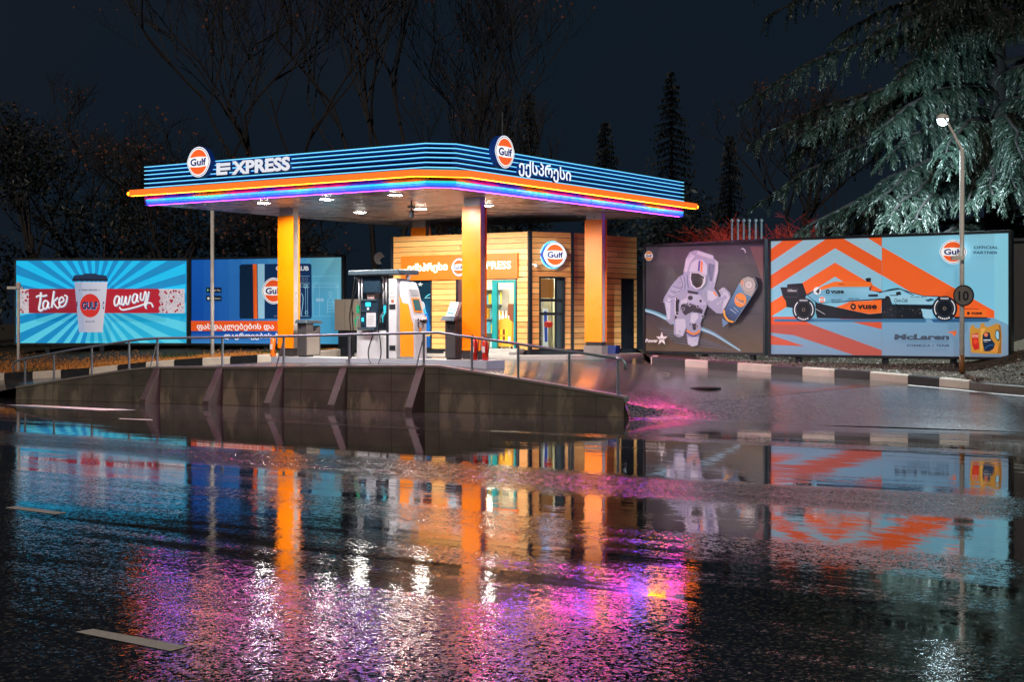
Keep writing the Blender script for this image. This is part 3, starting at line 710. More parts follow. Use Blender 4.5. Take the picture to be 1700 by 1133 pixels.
# ------------------------------------------------------------------ the shop
PZ = 1.12; ST = 4.47; WB = 1.235
C1 = CF.p(-3.0, 8.0, 0); C0 = CF.p(-7.78, 8.0, 0); C2 = Vector((1.66, 40.6, 0)); C3 = Vector((3.63, 42.9, 0))
SF = Fr(CF.p(0, 8.0, 0), U); SC = Fr(C1, C2 - C1); SR = Fr(C2, C3 - C2)
shop = thing('station_shop', CF.p(-4.5, 9, PZ), 'small station shop clad in warm wooden boards with lit orange sign and open doorway', 'shop')
def wood_mat():
    m = bpy.data.materials.new('wood_boards'); m.use_nodes = True; nt = m.node_tree; p = nt.nodes['Principled BSDF']; L = nt.links.new
    g = nt.nodes.new('ShaderNodeNewGeometry'); mp = nt.nodes.new('ShaderNodeMapping'); mp.inputs['Scale'].default_value = (1.4, 1.4, 26)
    L(g.outputs['Position'], mp.inputs[0]); n = nt.nodes.new('ShaderNodeTexNoise'); n.inputs['Scale'].default_value = 2.5; n.inputs['Detail'].default_value = 6; n.inputs['Distortion'].default_value = .6
    L(mp.outputs[0], n.inputs['Vector']); n2 = nt.nodes.new('ShaderNodeTexNoise'); n2.inputs['Scale'].default_value = 1.1; L(g.outputs['Position'], n2.inputs['Vector'])
    a = nt.nodes.new('ShaderNodeMath'); a.operation = 'MULTIPLY_ADD'; L(g.outputs['Random Per Island'], a.inputs[0]); a.inputs[1].default_value = .55; L(n.outputs[0], a.inputs[2])
    r = nt.nodes.new('ShaderNodeValToRGB'); L(a.outputs[0], r.inputs[0]); r.color_ramp.elements[0].position = .3; r.color_ramp.elements[1].position = 1.15
    r.color_ramp.elements[0].color = lin((205, 126, 64)); r.color_ramp.elements[1].color = lin((255, 194, 116)); L(r.outputs[0], p.inputs['Base Color']); p.inputs['Roughness'].default_value = .42
    b = nt.nodes.new('ShaderNodeBump'); b.inputs['Strength'].default_value = .35; b.inputs['Distance'].default_value = .004; L(n.outputs[0], b.inputs['Height']); L(b.outputs[0], p.inputs['Normal'])
    return m
m_wood = wood_mat(); m_dark = M('charcoal_metal', (38, 44, 50), .4, .3, noise=.15)
def rects(a0, a1, z0, z1, ops):
    zs = sorted({z0, z1, *[min(max(o[2], z0), z1) for o in ops], *[min(max(o[3], z0), z1) for o in ops]}); out = []
    for lo, hi in zip(zs, zs[1:]):
        if hi - lo < 1e-4: continue
        cur = a0
        for o in sorted(ops):
            if o[2] < hi - 1e-5 and o[3] > lo + 1e-5:
                if o[0] > cur + 1e-4: out.append((cur, o[0], lo, hi))
                cur = max(cur, o[1])
        if cur < a1 - 1e-4: out.append((cur, a1, lo, hi))
    return out
def clad(fr, a0, a1, ops, par, z0=WB, z1=ST):
    mb = MB()
    for r in rects(a0, a1, z0 - .01, z1 - .03, ops): mb.box(fr, r[0], r[1], .026, .16, r[2], r[3], 0)
    mb.build('wall', m_dark, par)
    mb = MB(); nrow = round((z1 - z0) / .1575); h = (z1 - z0) / nrow; RR = random.Random(3)
    for i in range(nrow):
        lo, hi = z0 + i * h + .008, z0 + (i + 1) * h - .008; joint = a0 + (a1 - a0) * RR.uniform(.25, .75)
        for r in rects(a0, a1, lo, hi, ops):
            if r[3] - r[2] < .02: continue
            if i > nrow - 6 and r[0] + .4 < joint < r[1] - .4:
                mb.box(fr, r[0], joint - .006, 0, .026, r[2], r[3]); mb.box(fr, joint + .006, r[1], 0, .026, r[2], r[3])
            else: mb.box(fr, r[0], r[1], 0, .026, r[2], r[3])
    mb.build('wooden_siding', m_wood, par)
def opx(fr, x0, x1, y0, y1):
    a0, z1 = fr.px(x0, y0); a1, z0 = fr.px(x1, y1); return (a0, a1, z0, z1)
o_win = opx(SF, 668, 717, 464, 580); o_ent = opx(SF, 757, 858.5, 463, 577)
o_ent = (o_ent[0], o_ent[1], 1.27, o_ent[3]); LL = (C2 - C1).length; LR = (C3 - C2).length
o_ch = opx(SC, 895, 937, 460, 580); o_rd = opx(SR, 1031, 1052, 462, 583); o_rd = (o_rd[0], o_rd[1], 1.16, o_rd[3])
clad(SF, -7.74, -3.04, [o_win, o_ent], shop); clad(SC, .04, LL - .04, [o_ch], shop); clad(SR, .04, LR, [o_rd], shop)
LW = Fr(C0, V, -U)
mb = MB()
for (fr, a) in ((Fr(C0, U), 0), (SC, 0), (SC, LL)): MB().box(fr, a - .045, a + .045, -.022, .10, PZ, ST + .02).build('corner_trim', m_dark, shop)
mb = MB(); b0 = CF.p(-7.78, 12.2); b1 = Vector((4.0, 46.4, 0)) - V * 1.2
fp = [C0 + U * .03 + V * .16, C1 + V * .16 - U * .02, C2 + Vector((-.1, .16, 0)), C3 + Vector((-.25, .0, 0)), CF.p(-7.75, 12.0)]
mb.prism([q + Z * (ST - .1) for q in fp], (0, 0, .06)); mb.build('roof', m_roof, shop)
mb = MB(); mb.box(SF, -7.70, -3.02, .01, .16, PZ - .2, WB - .012); mb.box(SC, .03, LL - .02, .012, .16, PZ - .2, WB - .012); mb.box(SR, .0, LR, .012, .16, PZ - .2, WB - .012)
mb.build('plinth', m_dark, shop)
m_plast = M('interior_plaster', (225, 216, 190), .7, noise=.05)
mb = MB(); mb.box(CF, -7.72, -7.6, 8.17, 12.1, PZ - .1, ST - .12); mb.box(CF, -7.6, -2.4, 11.0, 11.1, PZ - .1, ST - .12); mb.box(SR, .9, 1.0, .17, 2.2, PZ - .1, ST - .12, 0)
mb.build('inner_wall', m_plast, shop)
mb = MB(); mb.prism([q + Z * 1.2 for q in fp], (0, 0, .06)); mb.build('shop_floor', M('floor_tiles', (170, 168, 160), .3, noise=.08), shop)
m_lamp = M('ceiling_panel_light', (255, 250, 235), .4, em=(255, 246, 224), es=34)
mb = MB(); mb.box(CF, -6.9, -4.3, 8.7, 9.1, 3.42, 3.45); mb.box(CF, -6.9, -3.2, 9.9, 10.3, 3.42, 3.45); mb.box(CF, -3.3, -2.62, 8.9, 9.3, 3.42, 3.45)
mb.build('ceiling_light', m_lamp, shop)
mb = MB(); mb.prism([q + Z * 3.46 for q in fp], (0, 0, .04)); mb.build('inner_ceiling', m_plast, shop)
m_glass = bpy.data.materials.new('glass'); m_glass.use_nodes = True
_n = m_glass.node_tree; _n.nodes.clear(); _o = _n.nodes.new('ShaderNodeOutputMaterial'); _m = _n.nodes.new('ShaderNodeMixShader'); _t = _n.nodes.new('ShaderNodeBsdfTransparent'); _g = _n.nodes.new('ShaderNodeBsdfGlossy'); _f = _n.nodes.new('ShaderNodeFresnel')
_t.inputs[0].default_value = (.86, .92, .92, 1); _g.inputs['Roughness'].default_value = .02; _f.inputs[0].default_value = 1.5
_n.links.new(_f.outputs[0], _m.inputs[0]); _n.links.new(_t.outputs[0], _m.inputs[1]); _n.links.new(_g.outputs[0], _m.inputs[2]); _n.links.new(_m.outputs[0], _o.inputs[0])
m_teal_p = M('teal_frame', (20, 140, 140), .35, noise=.05)
def frame_around(mb, fr, o, t, y0, y1, sill=True):
    a0, a1, z0, z1 = o
    mb.box(fr, a0, a0 + t, y0, y1, z0, z1); mb.box(fr, a1 - t, a1, y0, y1, z0, z1); mb.box(fr, a0 + t, a1 - t, y0, y1, z1 - t, z1)
    if sill: mb.box(fr, a0 + t, a1 - t, y0, y1, z0, z0 + t)
# left window with a printed drinks can
mb = MB(); frame_around(mb, SF, o_win, .05, -.012, .12); win = mb.build('window', m_dark, shop)
a = Art(SF, -.05, .0015).view(570, 430, 6.293)
a.poly([(612, 225), (920, 225), (920, 930), (612, 930)], (18, 44, 58))
a.grad(640, 420, 915, 930, (20, 60, 80), (30, 90, 160)); a.poly([(700, 230), (720, 230), (720, 930), (705, 930)], (50, 70, 80))
a.poly([(740, 470), (830, 450), (910, 760), (850, 800), (780, 700)], (80, 170, 205)); a.poly([(780, 640), (870, 560), (915, 850), (835, 800)], (30, 110, 190))
a.ell(790, 490, 52, 52, (190, 195, 200)); a.ring(790, 490, 36, 36, 5, (120, 125, 130)); a.ring(800, 500, 14, 14, 5, (240, 240, 240))
a.ell(820, 630, 45, 45, (240, 110, 40)); a.text('Gulf', 780, 655, 862, 24, (245, 245, 245), .03, y1=625)
a.stroke([(835, 790), (880, 800), (915, 780)], 16, (250, 190, 60)); a.stroke([(850, 400), (900, 370), (912, 420)], 9, (90, 200, 230)); a.stroke([(840, 410), (905, 405)], 4, (170, 230, 240))
a.poly([(797, 240), (806, 258), (828, 262), (808, 270), (812, 288), (796, 276), (780, 286), (786, 268), (766, 262), (790, 257)], (200, 210, 215))  # star-shaped window reflection painted as part of the print
m_dull = print_mat('window_print', .25, .8, .2); a.build('window_print', m_dull, win)
# entrance
mb = MB(); frame_around(mb, SF, o_ent, .045, -.012, .14, False); ent = mb.build('entrance', m_dark, shop)
p809 = SF.px(809, 470)[0]; p820 = SF.px(820, 470)[0]; p853 = SF.px(853, 470)[0]; top = o_ent[3] - .06
mb = MB(); frame_around(mb, SF, (p820, p853 + .05, 1.28, top), .075, .03, .12, False); mb.box(SF, p820 - .10, p820 - .01, .05, .11, 1.28, top)
mb.build('door_frame', m_teal_p, ent)
mb = MB(); mb.box(SF, o_ent[0] + .05, p820 - .12, .07, .08, 1.3, top); mb.build('glass_pane', m_glass, ent)
mb = MB(); q0 = SF.px(766, 470)[0]; mb.box(SF, o_ent[0] + .03, q0, .02, .12, 1.28, top); mb.build('door_post', M('brown_post', (74, 42, 42), .5), ent)
# interior fittings
m_brick = M('pale_brick', (185, 175, 150), .8, noise=.3, nscale=30)
mb = MB(); mb.box(CF, -5.0, -4.36, 9.6, 9.7, 1.3, 3.3); mb.build('brick_pier', m_brick, shop)
mb = MB(); mb.box(CF, -4.3, -3.2, 9.35, 9.45, 1.27, 3.3); mb.build('partition', M('cream_partition', (214, 206, 176), .6), shop)
# steps in front of the entrance and light pavement round the shop
m_step = M('pale_stone', (176, 172, 166), .35, noise=.12, nscale=4, bump=.2, bscale=15)
st = thing('entrance_steps', SF.p(-4.2, -.5, 1.0), 'three pale stone steps in front of the lit shop entrance', 'steps')
for i in range(3): MB().box(SF, -5.4 - .0 * i, -3.25 + .04 * i, -1.05 + .33 * i, -.03, 1.0 + .09 * i, 1.09 + .09 * i).build('step', m_step, st, bevel=.008)
mb = MB()
def pave(o): return [C0 - V * o - U * .5, C1 - V * o + U * (o * .3), C2 + SR.y * (-o) + Vector((.02, -.02, 0)), C3 - SR.y * o * .8, C3 + SR.y * .1, C2 + SR.y * .1, C1 + V * .1, C0 + V * .1 - U * .5]
mb.prism([q + Z * .95 for q in pave(1.1)], (0, 0, .16)); pv = mb.build('shop_pavement', m_step, None, bevel=.01); tag(pv, kind='structure')
# illuminated fascia sign
a0, z1 = SF.px(668, 426); a1, z0 = SF.px(861, 462.3); z1 = SF.px(668, 426)[1]
m_sign = M('lit_orange_sign', (205, 84, 8), .5, em=(255, 146, 30), es=.42)
sg = MB().box(SF, a0, a1, -.07, -.004, z0, z1).build('shop_sign', m_sign, shop)
m_neon = M('neon_letter', (255, 250, 230), .4, em=(255, 246, 225), es=1.2)
m_face0 = m_face; m_face = m_neon; m_ls0 = m_lside; m_lside = m_neon; SG = Fr(SF.p(0, -.072, 0), U)
raised('letters', SG, 'ექსპრესი', 677, 451, 743, 448, .20, .02, sg, .0)
raised('letters', SG, 'EXPRESS', 788, 447.2, 848.5, 446, .215, .02, sg, .012); m_face = m_face0; m_lside = m_ls0
emblem(SG, 764, 444, .245, .05, sg, m_emb)
# chamfer door, emblem, lamp
emblem(Fr(SC.O - SC.y * .005, SC.x), 917, 423.5, .34, .14, shop, print_mat('bright_emblem', 1.25, .5))
m_halo = M('halo_light', (120, 225, 255), .3, em=(50, 165, 255), es=3.2)
c = SC.px(917, 423.5); mb = MB(); pts = [SC.p(c[0] + .375 * math.cos(w * math.pi / 12), -.035, c[1] + .375 * math.sin(w * math.pi / 12)) for w in range(24)]
mb.prism(pts, SC.y * .02); mb.build('halo_tube', m_halo, shop)
mb = MB(); frame_around(mb, SC, o_ch, .035, -.03, .15); dr = mb.build('side_door', m_dark, shop)
A0, A1, B0, B1 = o_ch; w = A1 - A0; h = B1 - B0
mb = MB(); mb.box(SC, A0 + .035, A1 - .035, .05, .07, B0 + h * .66, B0 + h * .70); mb.box(SC, A0 + .035, A1 - .035, .05, .07, B0 + h * .47, B0 + h * .51); mb.box(SC, A0 + w * .66, A0 + w * .72, .045, .075, B0, B1 - .03)
mb.build('door_rail', m_dark, dr)
mb = MB(); mb.box(SC, A0 + w * .72, A1 - .035, .055, .06, B0, B1 - .03); mb.build('side_pane', M('grey_glass', (70, 84, 88), .15), dr)
mb = MB(); mb.box(SC, A0 + .035, A0 + w * .66, .052, .056, B0, B1 - .03); mb.build('glass_pane', m_glass, dr)
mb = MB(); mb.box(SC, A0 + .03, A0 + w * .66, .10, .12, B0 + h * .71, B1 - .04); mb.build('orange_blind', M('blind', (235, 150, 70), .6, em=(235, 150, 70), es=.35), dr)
q = SC.px(887, 441); mb = MB(); mb.tube([SC.p(q[0] - .06, 0, q[1] + .02), SC.p(q[0] - .04, -.14, q[1] + .02)], .02, 8); mb.lathe(SC.p(q[0] - .03, -.17, q[1] - .05), [(.05, 0), (.06, .05), (.03, .09)], 12)
mb.build('wall_camera', m_white, shop)
mb = MB(); mb.box(SR, o_rd[0], o_rd[1], .06, .10, o_rd[2], o_rd[3]); frame_around(mb, SR, o_rd, .03, -.01, .06, False); mb.build('back_door', M('dark_door', (16, 22, 30), .4), shop)
mb = MB(); q = C3; f = Fr(C3, C3 - C2); mb.box(f, .02, .75, .1, .3, 1.1, 3.55); mb.build('side_screen', m_dark, shop)
q = gp(728, 375, 43.6); f = Fr((q.x, q.y, 0), U); mb = MB(); mb.box(f, -.12, .12, 0, .3, ST - .04, ST + .42); r = mb.build('roof_vent', M('beige_panel', (190, 180, 160), .6), shop)
mb = MB(); mb.tube([f.p(-.02, -.004, ST + .38), f.p(.04, -.004, ST + .3), f.p(-.04, -.004, ST + .2), f.p(.05, -.004, ST + .08)], .018, 6); mb.tube([f.p(-.35, .1, ST + .36), f.p(-.1, .1, ST + .36)], .015, 6); mb.build('roof_pipe', m_black, shop)
# shelves and goods seen through the doors
def goods(name, label, fr, a0, a1, y0, z0, z1, n, seed, cols, group='shelf racks of goods inside the shop'):
    t = thing(name, fr.p((a0 + a1) / 2, y0, z0), label, 'shelf rack', group); rr = random.Random(seed); sh = (z1 - z0) / n
    mb = MB()
    for i in range(n + 1): mb.box(fr, a0, a1, y0, y0 + .35, z0 + i * sh, z0 + i * sh + .02)
    mb.box(fr, a0 - .02, a0, y0, y0 + .35, z0, z1 + .02); mb.box(fr, a1, a1 + .02, y0, y0 + .35, z0, z1 + .02); mb.box(fr, a0, a1, y0 + .35, y0 + .37, z0, z1 + .02)
    mb.build('rack', m_white, t)
    for i in range(n):
        x = a0 + .02
        while x < a1 - .06:
            w = rr.uniform(.05, .11); h = sh * rr.uniform(.45, .85); mb = MB()
            if rr.random() < .5: mb.lathe(fr.p(x + w / 2, y0 + .08, z0 + i * sh + .021), [(w * .42, 0), (w * .42, h * .7), (w * .18, h * .85), (w * .18, h)], 8)
            else: mb.box(fr, x, x + w * .9, y0 + .02, y0 + .16, z0 + i * sh + .021, z0 + i * sh + h)
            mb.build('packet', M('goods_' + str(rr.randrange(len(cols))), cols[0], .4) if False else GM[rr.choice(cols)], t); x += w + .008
GM = {k: M('goods_' + k, c, .4, em=c, es=.8) for k, c in dict(red=(200, 40, 30), yellow=(240, 190, 40), white=(235, 230, 220), blue=(30, 80, 180), green=(40, 130, 90), gold=(215, 150, 50), brown=(110, 60, 35), cyan=(90, 180, 200)).items()}  # goods glow by themselves, standing in for shop lighting
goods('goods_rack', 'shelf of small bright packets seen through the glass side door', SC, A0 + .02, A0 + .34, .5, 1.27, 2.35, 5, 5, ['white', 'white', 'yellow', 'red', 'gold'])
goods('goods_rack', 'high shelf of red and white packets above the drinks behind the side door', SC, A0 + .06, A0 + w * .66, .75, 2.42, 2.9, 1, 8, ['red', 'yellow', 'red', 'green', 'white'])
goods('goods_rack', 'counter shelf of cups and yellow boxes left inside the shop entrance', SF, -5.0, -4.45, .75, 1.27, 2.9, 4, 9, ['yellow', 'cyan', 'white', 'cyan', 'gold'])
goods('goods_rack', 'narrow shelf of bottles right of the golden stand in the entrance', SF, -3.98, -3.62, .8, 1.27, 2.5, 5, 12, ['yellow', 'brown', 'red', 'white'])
cl = thing('drinks_banner', SC.p(A0 + .46, .45, 1.27), 'blue and white promotional drinks stand just inside the side door', 'display stand')
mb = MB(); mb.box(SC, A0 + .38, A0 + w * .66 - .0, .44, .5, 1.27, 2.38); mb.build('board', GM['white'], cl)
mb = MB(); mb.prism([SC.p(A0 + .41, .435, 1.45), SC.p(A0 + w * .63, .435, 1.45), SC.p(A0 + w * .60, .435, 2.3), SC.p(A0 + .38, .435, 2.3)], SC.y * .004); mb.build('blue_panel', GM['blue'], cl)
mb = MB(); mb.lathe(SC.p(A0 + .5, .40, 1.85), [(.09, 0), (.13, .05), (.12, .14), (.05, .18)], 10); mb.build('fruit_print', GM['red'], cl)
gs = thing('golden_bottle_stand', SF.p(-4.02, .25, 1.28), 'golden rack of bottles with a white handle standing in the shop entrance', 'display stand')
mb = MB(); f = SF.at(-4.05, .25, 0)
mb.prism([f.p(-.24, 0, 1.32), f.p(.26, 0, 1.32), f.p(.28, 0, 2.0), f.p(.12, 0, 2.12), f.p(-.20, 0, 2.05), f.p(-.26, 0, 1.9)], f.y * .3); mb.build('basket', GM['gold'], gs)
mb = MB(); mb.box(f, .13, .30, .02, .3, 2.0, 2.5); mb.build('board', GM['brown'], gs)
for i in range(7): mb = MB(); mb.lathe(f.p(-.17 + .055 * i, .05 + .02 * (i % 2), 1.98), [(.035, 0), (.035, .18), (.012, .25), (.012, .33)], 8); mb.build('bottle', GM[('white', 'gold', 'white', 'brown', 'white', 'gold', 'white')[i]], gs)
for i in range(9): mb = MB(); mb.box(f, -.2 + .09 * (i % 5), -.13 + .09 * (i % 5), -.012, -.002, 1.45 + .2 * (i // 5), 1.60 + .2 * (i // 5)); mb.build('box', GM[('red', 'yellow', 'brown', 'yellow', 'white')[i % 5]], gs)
mb = MB()
for x in (-.2, .2): mb.lathe(f.p(x, .1, 1.262), [(.03, 0), (.03, .06)], 8)
mb.build('wheel', m_black, gs)
# round sticker on the door glass
q = SF.px(843, 505); mb = MB(); mb.prism([SF.p(q[0] + .17 * math.cos(k * math.pi / 10), .56, q[1] + .2 * math.sin(k * math.pi / 10)) for k in range(20)], SF.y * .01)
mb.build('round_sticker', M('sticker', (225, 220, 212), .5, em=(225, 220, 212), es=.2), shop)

# ------------------------------------------------------------------ pump island and what stands on it
IZ = 1.11
isl = thing('pump_island', CF.p(-4, 2.9, .92), 'long low grey painted kerb island carrying the pumps and two front columns', 'island')
m_isl = M('island_paint', (150, 158, 170), .4, noise=.12, nscale=5, bump=.2, bscale=20); m_islt = M('island_lit_top', (186, 186, 184), .35, noise=.12, nscale=5, bump=.2, bscale=20)  # top colour is lighter, with the overhead light painted in
mb = MB(); pts = [CF.p(-7.45, 2.6), CF.p(-7.3, 2.45), CF.p(-.56, 2.45), CF.p(-.56, 3.2), CF.p(-7.3, 3.35), CF.p(-7.5, 3.2)]
mb.prism([q + Z * .7 for q in pts], (0, 0, IZ - .7 - .004)); mb.build('island_base', m_isl, isl, bevel=.012)
mb = MB(); mb.prism([q + Z * (IZ - .004) for q in pts], (0, 0, .004)); mb.build('island_lit_top', m_islt, isl)
# fuel dispenser: seen face is b = 2.56
m_pw = M('panel_white', (186, 188, 194), .35, noise=.05); m_pd = M('console_dark', (26, 44, 58), .3, noise=.1); m_pk = M('canopy_slate', (58, 72, 82), .35)
m_hose = M('hose_rubber', (18, 20, 22), .4); m_green = M('nozzle_green', (30, 150, 110), .4); m_tq = M('nozzle_cyan', (40, 170, 190), .4); m_gun = M('nozzle_metal', (150, 158, 160), .3, .6)
DF = Fr(CF.p(0, 2.56, 0), U); DV = (570, 430, 6.293)
def dpx(x, y): return DF.px(DV[0] + x / DV[2], DV[1] + y / DV[2])
def dbox(mb, x0, y0, x1, y1, f0, f1, mi=0):
    a0, z1 = dpx(x0, y0); a1, _ = dpx(x1, y0); _, z0 = dpx(x0, y1); mb.box(DF, a0, a1, f0, f1, max(z0, IZ), z1, mi); return mb
dp = thing('fuel_dispenser', DF.p(-4, .3, IZ), 'white and dark fuel dispenser with hanging hoses between the two front columns', 'fuel pump')
dbox(MB(), 140, 748, 450, 1045, 0, .55).build('cabinet', m_pw, dp, bevel=.01)
dbox(MB(), 450, 470, 476, 1045, -.01, .55).build('side_pillar', m_dark, dp)
sm = dbox(MB(), 478, 205, 560, 1040, -.02, .5).build('side_module', m_pw, dp, bevel=.012)
dbox(MB(), 487, 475, 550, 528, -.03, -.021).build('display', m_dark, sm); dbox(MB(), 487, 905, 550, 955, -.03, -.021).build('grille', m_dark, sm)
mb = MB(); dbox(mb, 492, 355, 545, 359, -.024, -.021); dbox(mb, 492, 400, 545, 408, -.024, -.021); dbox(mb, 505, 425, 535, 460, -.024, -.021); mb.build('label', M('label_red', (150, 80, 60), .5), sm)
mb = MB(); dbox(mb, 82, 122, 608, 172, -.12, .7); mb.build('roof_cap', m_pk, dp, bevel=.02)
for x in (142, 172, 398, 428): a_, z_ = dpx(x, 300); mb = MB(); mb.tube([DF.p(a_, .08, dpx(x, 480)[1]), DF.p(a_, .08, dpx(x, 172)[1])], .021, 8); mb.build('upright', m_pw, dp, smooth=True)
mb = MB(); dbox(mb, 200, 182, 380, 355, .02, .4); mb.build('upper_screen', m_pd, dp, bevel=.012)
mb = MB(); a0_, a1_ = dpx(212, 0)[0], dpx(302, 0)[0]; mb.prism([DF.p(a0_, .1, dpx(0, 358)[1]), DF.p(a1_, .1, dpx(0, 358)[1]), DF.p(a1_ - .03, .1, dpx(0, 422)[1]), DF.p(a0_ + .04, .1, dpx(0, 422)[1])], DF.y * .2); mb.build('hopper', M('hopper', (150, 130, 128), .5), dp)
con = dbox(MB(), 190, 425, 375, 740, -.05, .4).build('console', m_pd, dp, bevel=.015)
mb = MB(); dbox(mb, 190, 425, 362, 440, -.075, -.051); dbox(mb, 188, 545, 366, 552, -.075, -.051); dbox(mb, 180, 718, 356, 742, -.12, -.051); mb.build('ledge', m_pk, con)
mb = MB(); dbox(mb, 248, 455, 300, 498, -.056, -.0515); dbox(mb, 205, 615, 228, 655, -.056, -.0515); mb.build('cyan_light', M('cyan_screen', (40, 180, 220), .3, em=(50, 190, 230), es=1.0), con)
mb = MB(); dbox(mb, 262, 508, 284, 535, -.056, -.0515); nt_ = dbox(mb, 256, 560, 354, 712, -.056, -.0515); mb.build('notice', m_pw, con)
mb = MB()
for i in range(6): dbox(mb, 266, 590 + 18 * i, 344 - 9 * (i % 3), 593 + 18 * i, -.058, -.0565)
mb.build('notice_lines', m_kg, con)
for (x, y, mt) in ((150, 640, m_green), (176, 640, m_gun), (410, 600, m_gun), (437, 600, m_tq)):
    a_, z_ = dpx(x, y); mb = MB(); mb.tube([DF.p(a_ + .05, -.03, z_ + .10), DF.p(a_ + .01, -.05, z_ + .03), DF.p(a_ - .03, -.05, z_ - .02), DF.p(a_ - .035, -.05, z_ - .16)], [.014, .018, .022, .016], 8)
    mb.box(DF.at(a_, 0), -.05, -.01, -.07, -.035, z_ - .05, z_ + .03); mb.build('nozzle', mt, dp, smooth=False)
mb = MB(); dbox(mb, 140, 485, 164, 570, -.01, .03); mb.build('holster', m_green, dp); mb = MB(); dbox(mb, 420, 485, 448, 570, -.01, .03); mb.build('holster', m_tq, dp)
def hose(pts):
    q = smooth_path(pts, 8); mb = MB(); mb.tube([DF.p(dpx(x, y)[0], -.10 - .02 * (i % 3 == 0) * 0, dpx(x, y)[1]) for i, (x, y) in enumerate(q)], .016, 6); mb.build('hose', m_hose, dp, smooth=True)
hose([(150, 190), (118, 420), (95, 600), (108, 760), (125, 900), (90, 1040), (55, 1070)]); hose([(175, 200), (165, 300), (120, 480), (128, 700), (140, 900), (118, 1010), (70, 1090)])
hose([(350, 740), (318, 850), (288, 960), (300, 1060), (350, 1108), (400, 1080), (420, 990), (415, 880), (395, 740), (400, 650)]); hose([(437, 190), (450, 300), (415, 430), (400, 560), (405, 700)])
# payment kiosk
kq = DF.px(662, 590)[0]; kk = thing('payment_kiosk', CF.p(-2.9, 2.9, IZ), 'white and orange self service payment kiosk with slanted screen beside the pump', 'kiosk')
m_or = M('kiosk_orange', (245, 140, 25), .4, noise=.04)
KF = Fr(CF.p(-3.16, 2.52, 0), U, V).rot(14)       # its side panel faces the road, its screen faces the right
prof = [(.0, 0), (.62, 0), (.62, .42), (.60, 1.0), (.52, 1.12), (.28, 1.80), (.16, 1.98), (.0, 2.0), (-.06, 1.9), (-.02, 1.5), (-.03, 1.1), (-.02, .5)]
prof = [(x * .62, z) for x, z in prof]
mb = MB(); mb.prism([KF.p(x, .03, IZ + z * .94) for x, z in prof], KF.y * .72); mb.build('body', m_pw, kk, bevel=.025)
mb = MB(); mb.prism([KF.p(x * .88 + .01, 0, IZ + .06 + z * .78) for x, z in prof[:5] + [(.22, 1.62), (.04, 1.66)] + prof[8:]], KF.y * .03); mb.build('side_panel', m_or, kk)
# screen on the slanted face between (.52,1.12) and (.28,1.80)
pa = Vector((.52 * .62, 1.12 * .94)); pb = Vector((.28 * .62, 1.80 * .94)); nn = Vector((pb.y - pa.y, -(pb.x - pa.x))).normalized()
def face(mb, t0, t1, y0, y1, o0, o1):
    P_ = []
    for t, y in ((t0, y0), (t1, y0), (t1, y1), (t0, y1)): q = pa.lerp(pb, t) + nn * o0; P_.append(KF.p(q.x, y, IZ + q.y))
    d = KF.x * nn.x * (o1 - o0) + Z * nn.y * (o1 - o0); mb.prism(P_, d)
mb = MB(); face(mb, .12, .66, .15, .63, .0, .012); mb.build('screen_frame', m_or, kk)
mb = MB(); face(mb, .18, .60, .19, .59, .0125, .016); mb.build('screen', M('kiosk_screen', (50, 80, 84), .1, em=(60, 100, 100), es=.5), kk)
mb = MB(); face(mb, .74, .98, .15, .63, .0, .01); mb.build('header_plate', M('plate_grey', (150, 156, 160), .3), kk)
mb = MB()
for k, (z, y, s) in enumerate(((.92, .2, .05), (.84, .2, .04), (.9, .34, .06), (.88, .44, .06), (.76, .22, .05))): MB().box(KF, .375, .392, y, y + s, IZ + z, IZ + z + .05).build('slot', m_black, kk)
MB().box(KF, .38, .45, .5, .62, IZ + .86, IZ + .95).build('card_reader', m_black, kk)
mb = MB(); mb.box(KF, .385, .396, .3, .38, IZ + .66, IZ + .76); mb.build('orange_sticker', m_or, kk)
mb = MB(); q = KF.p(.05, .35, IZ + 1.88); pts = []
for k in range(10): rr_ = .10 if k % 2 == 0 else .045; pts.append(KF.p(.05 + rr_ * math.sin(k * math.pi / 5), .35, IZ + 1.98 + rr_ * math.cos(k * math.pi / 5)))
mb.prism(pts, KF.y * .02); mb.build('star_topper', M('plate_silver', (185, 190, 195), .25, .5), kk)
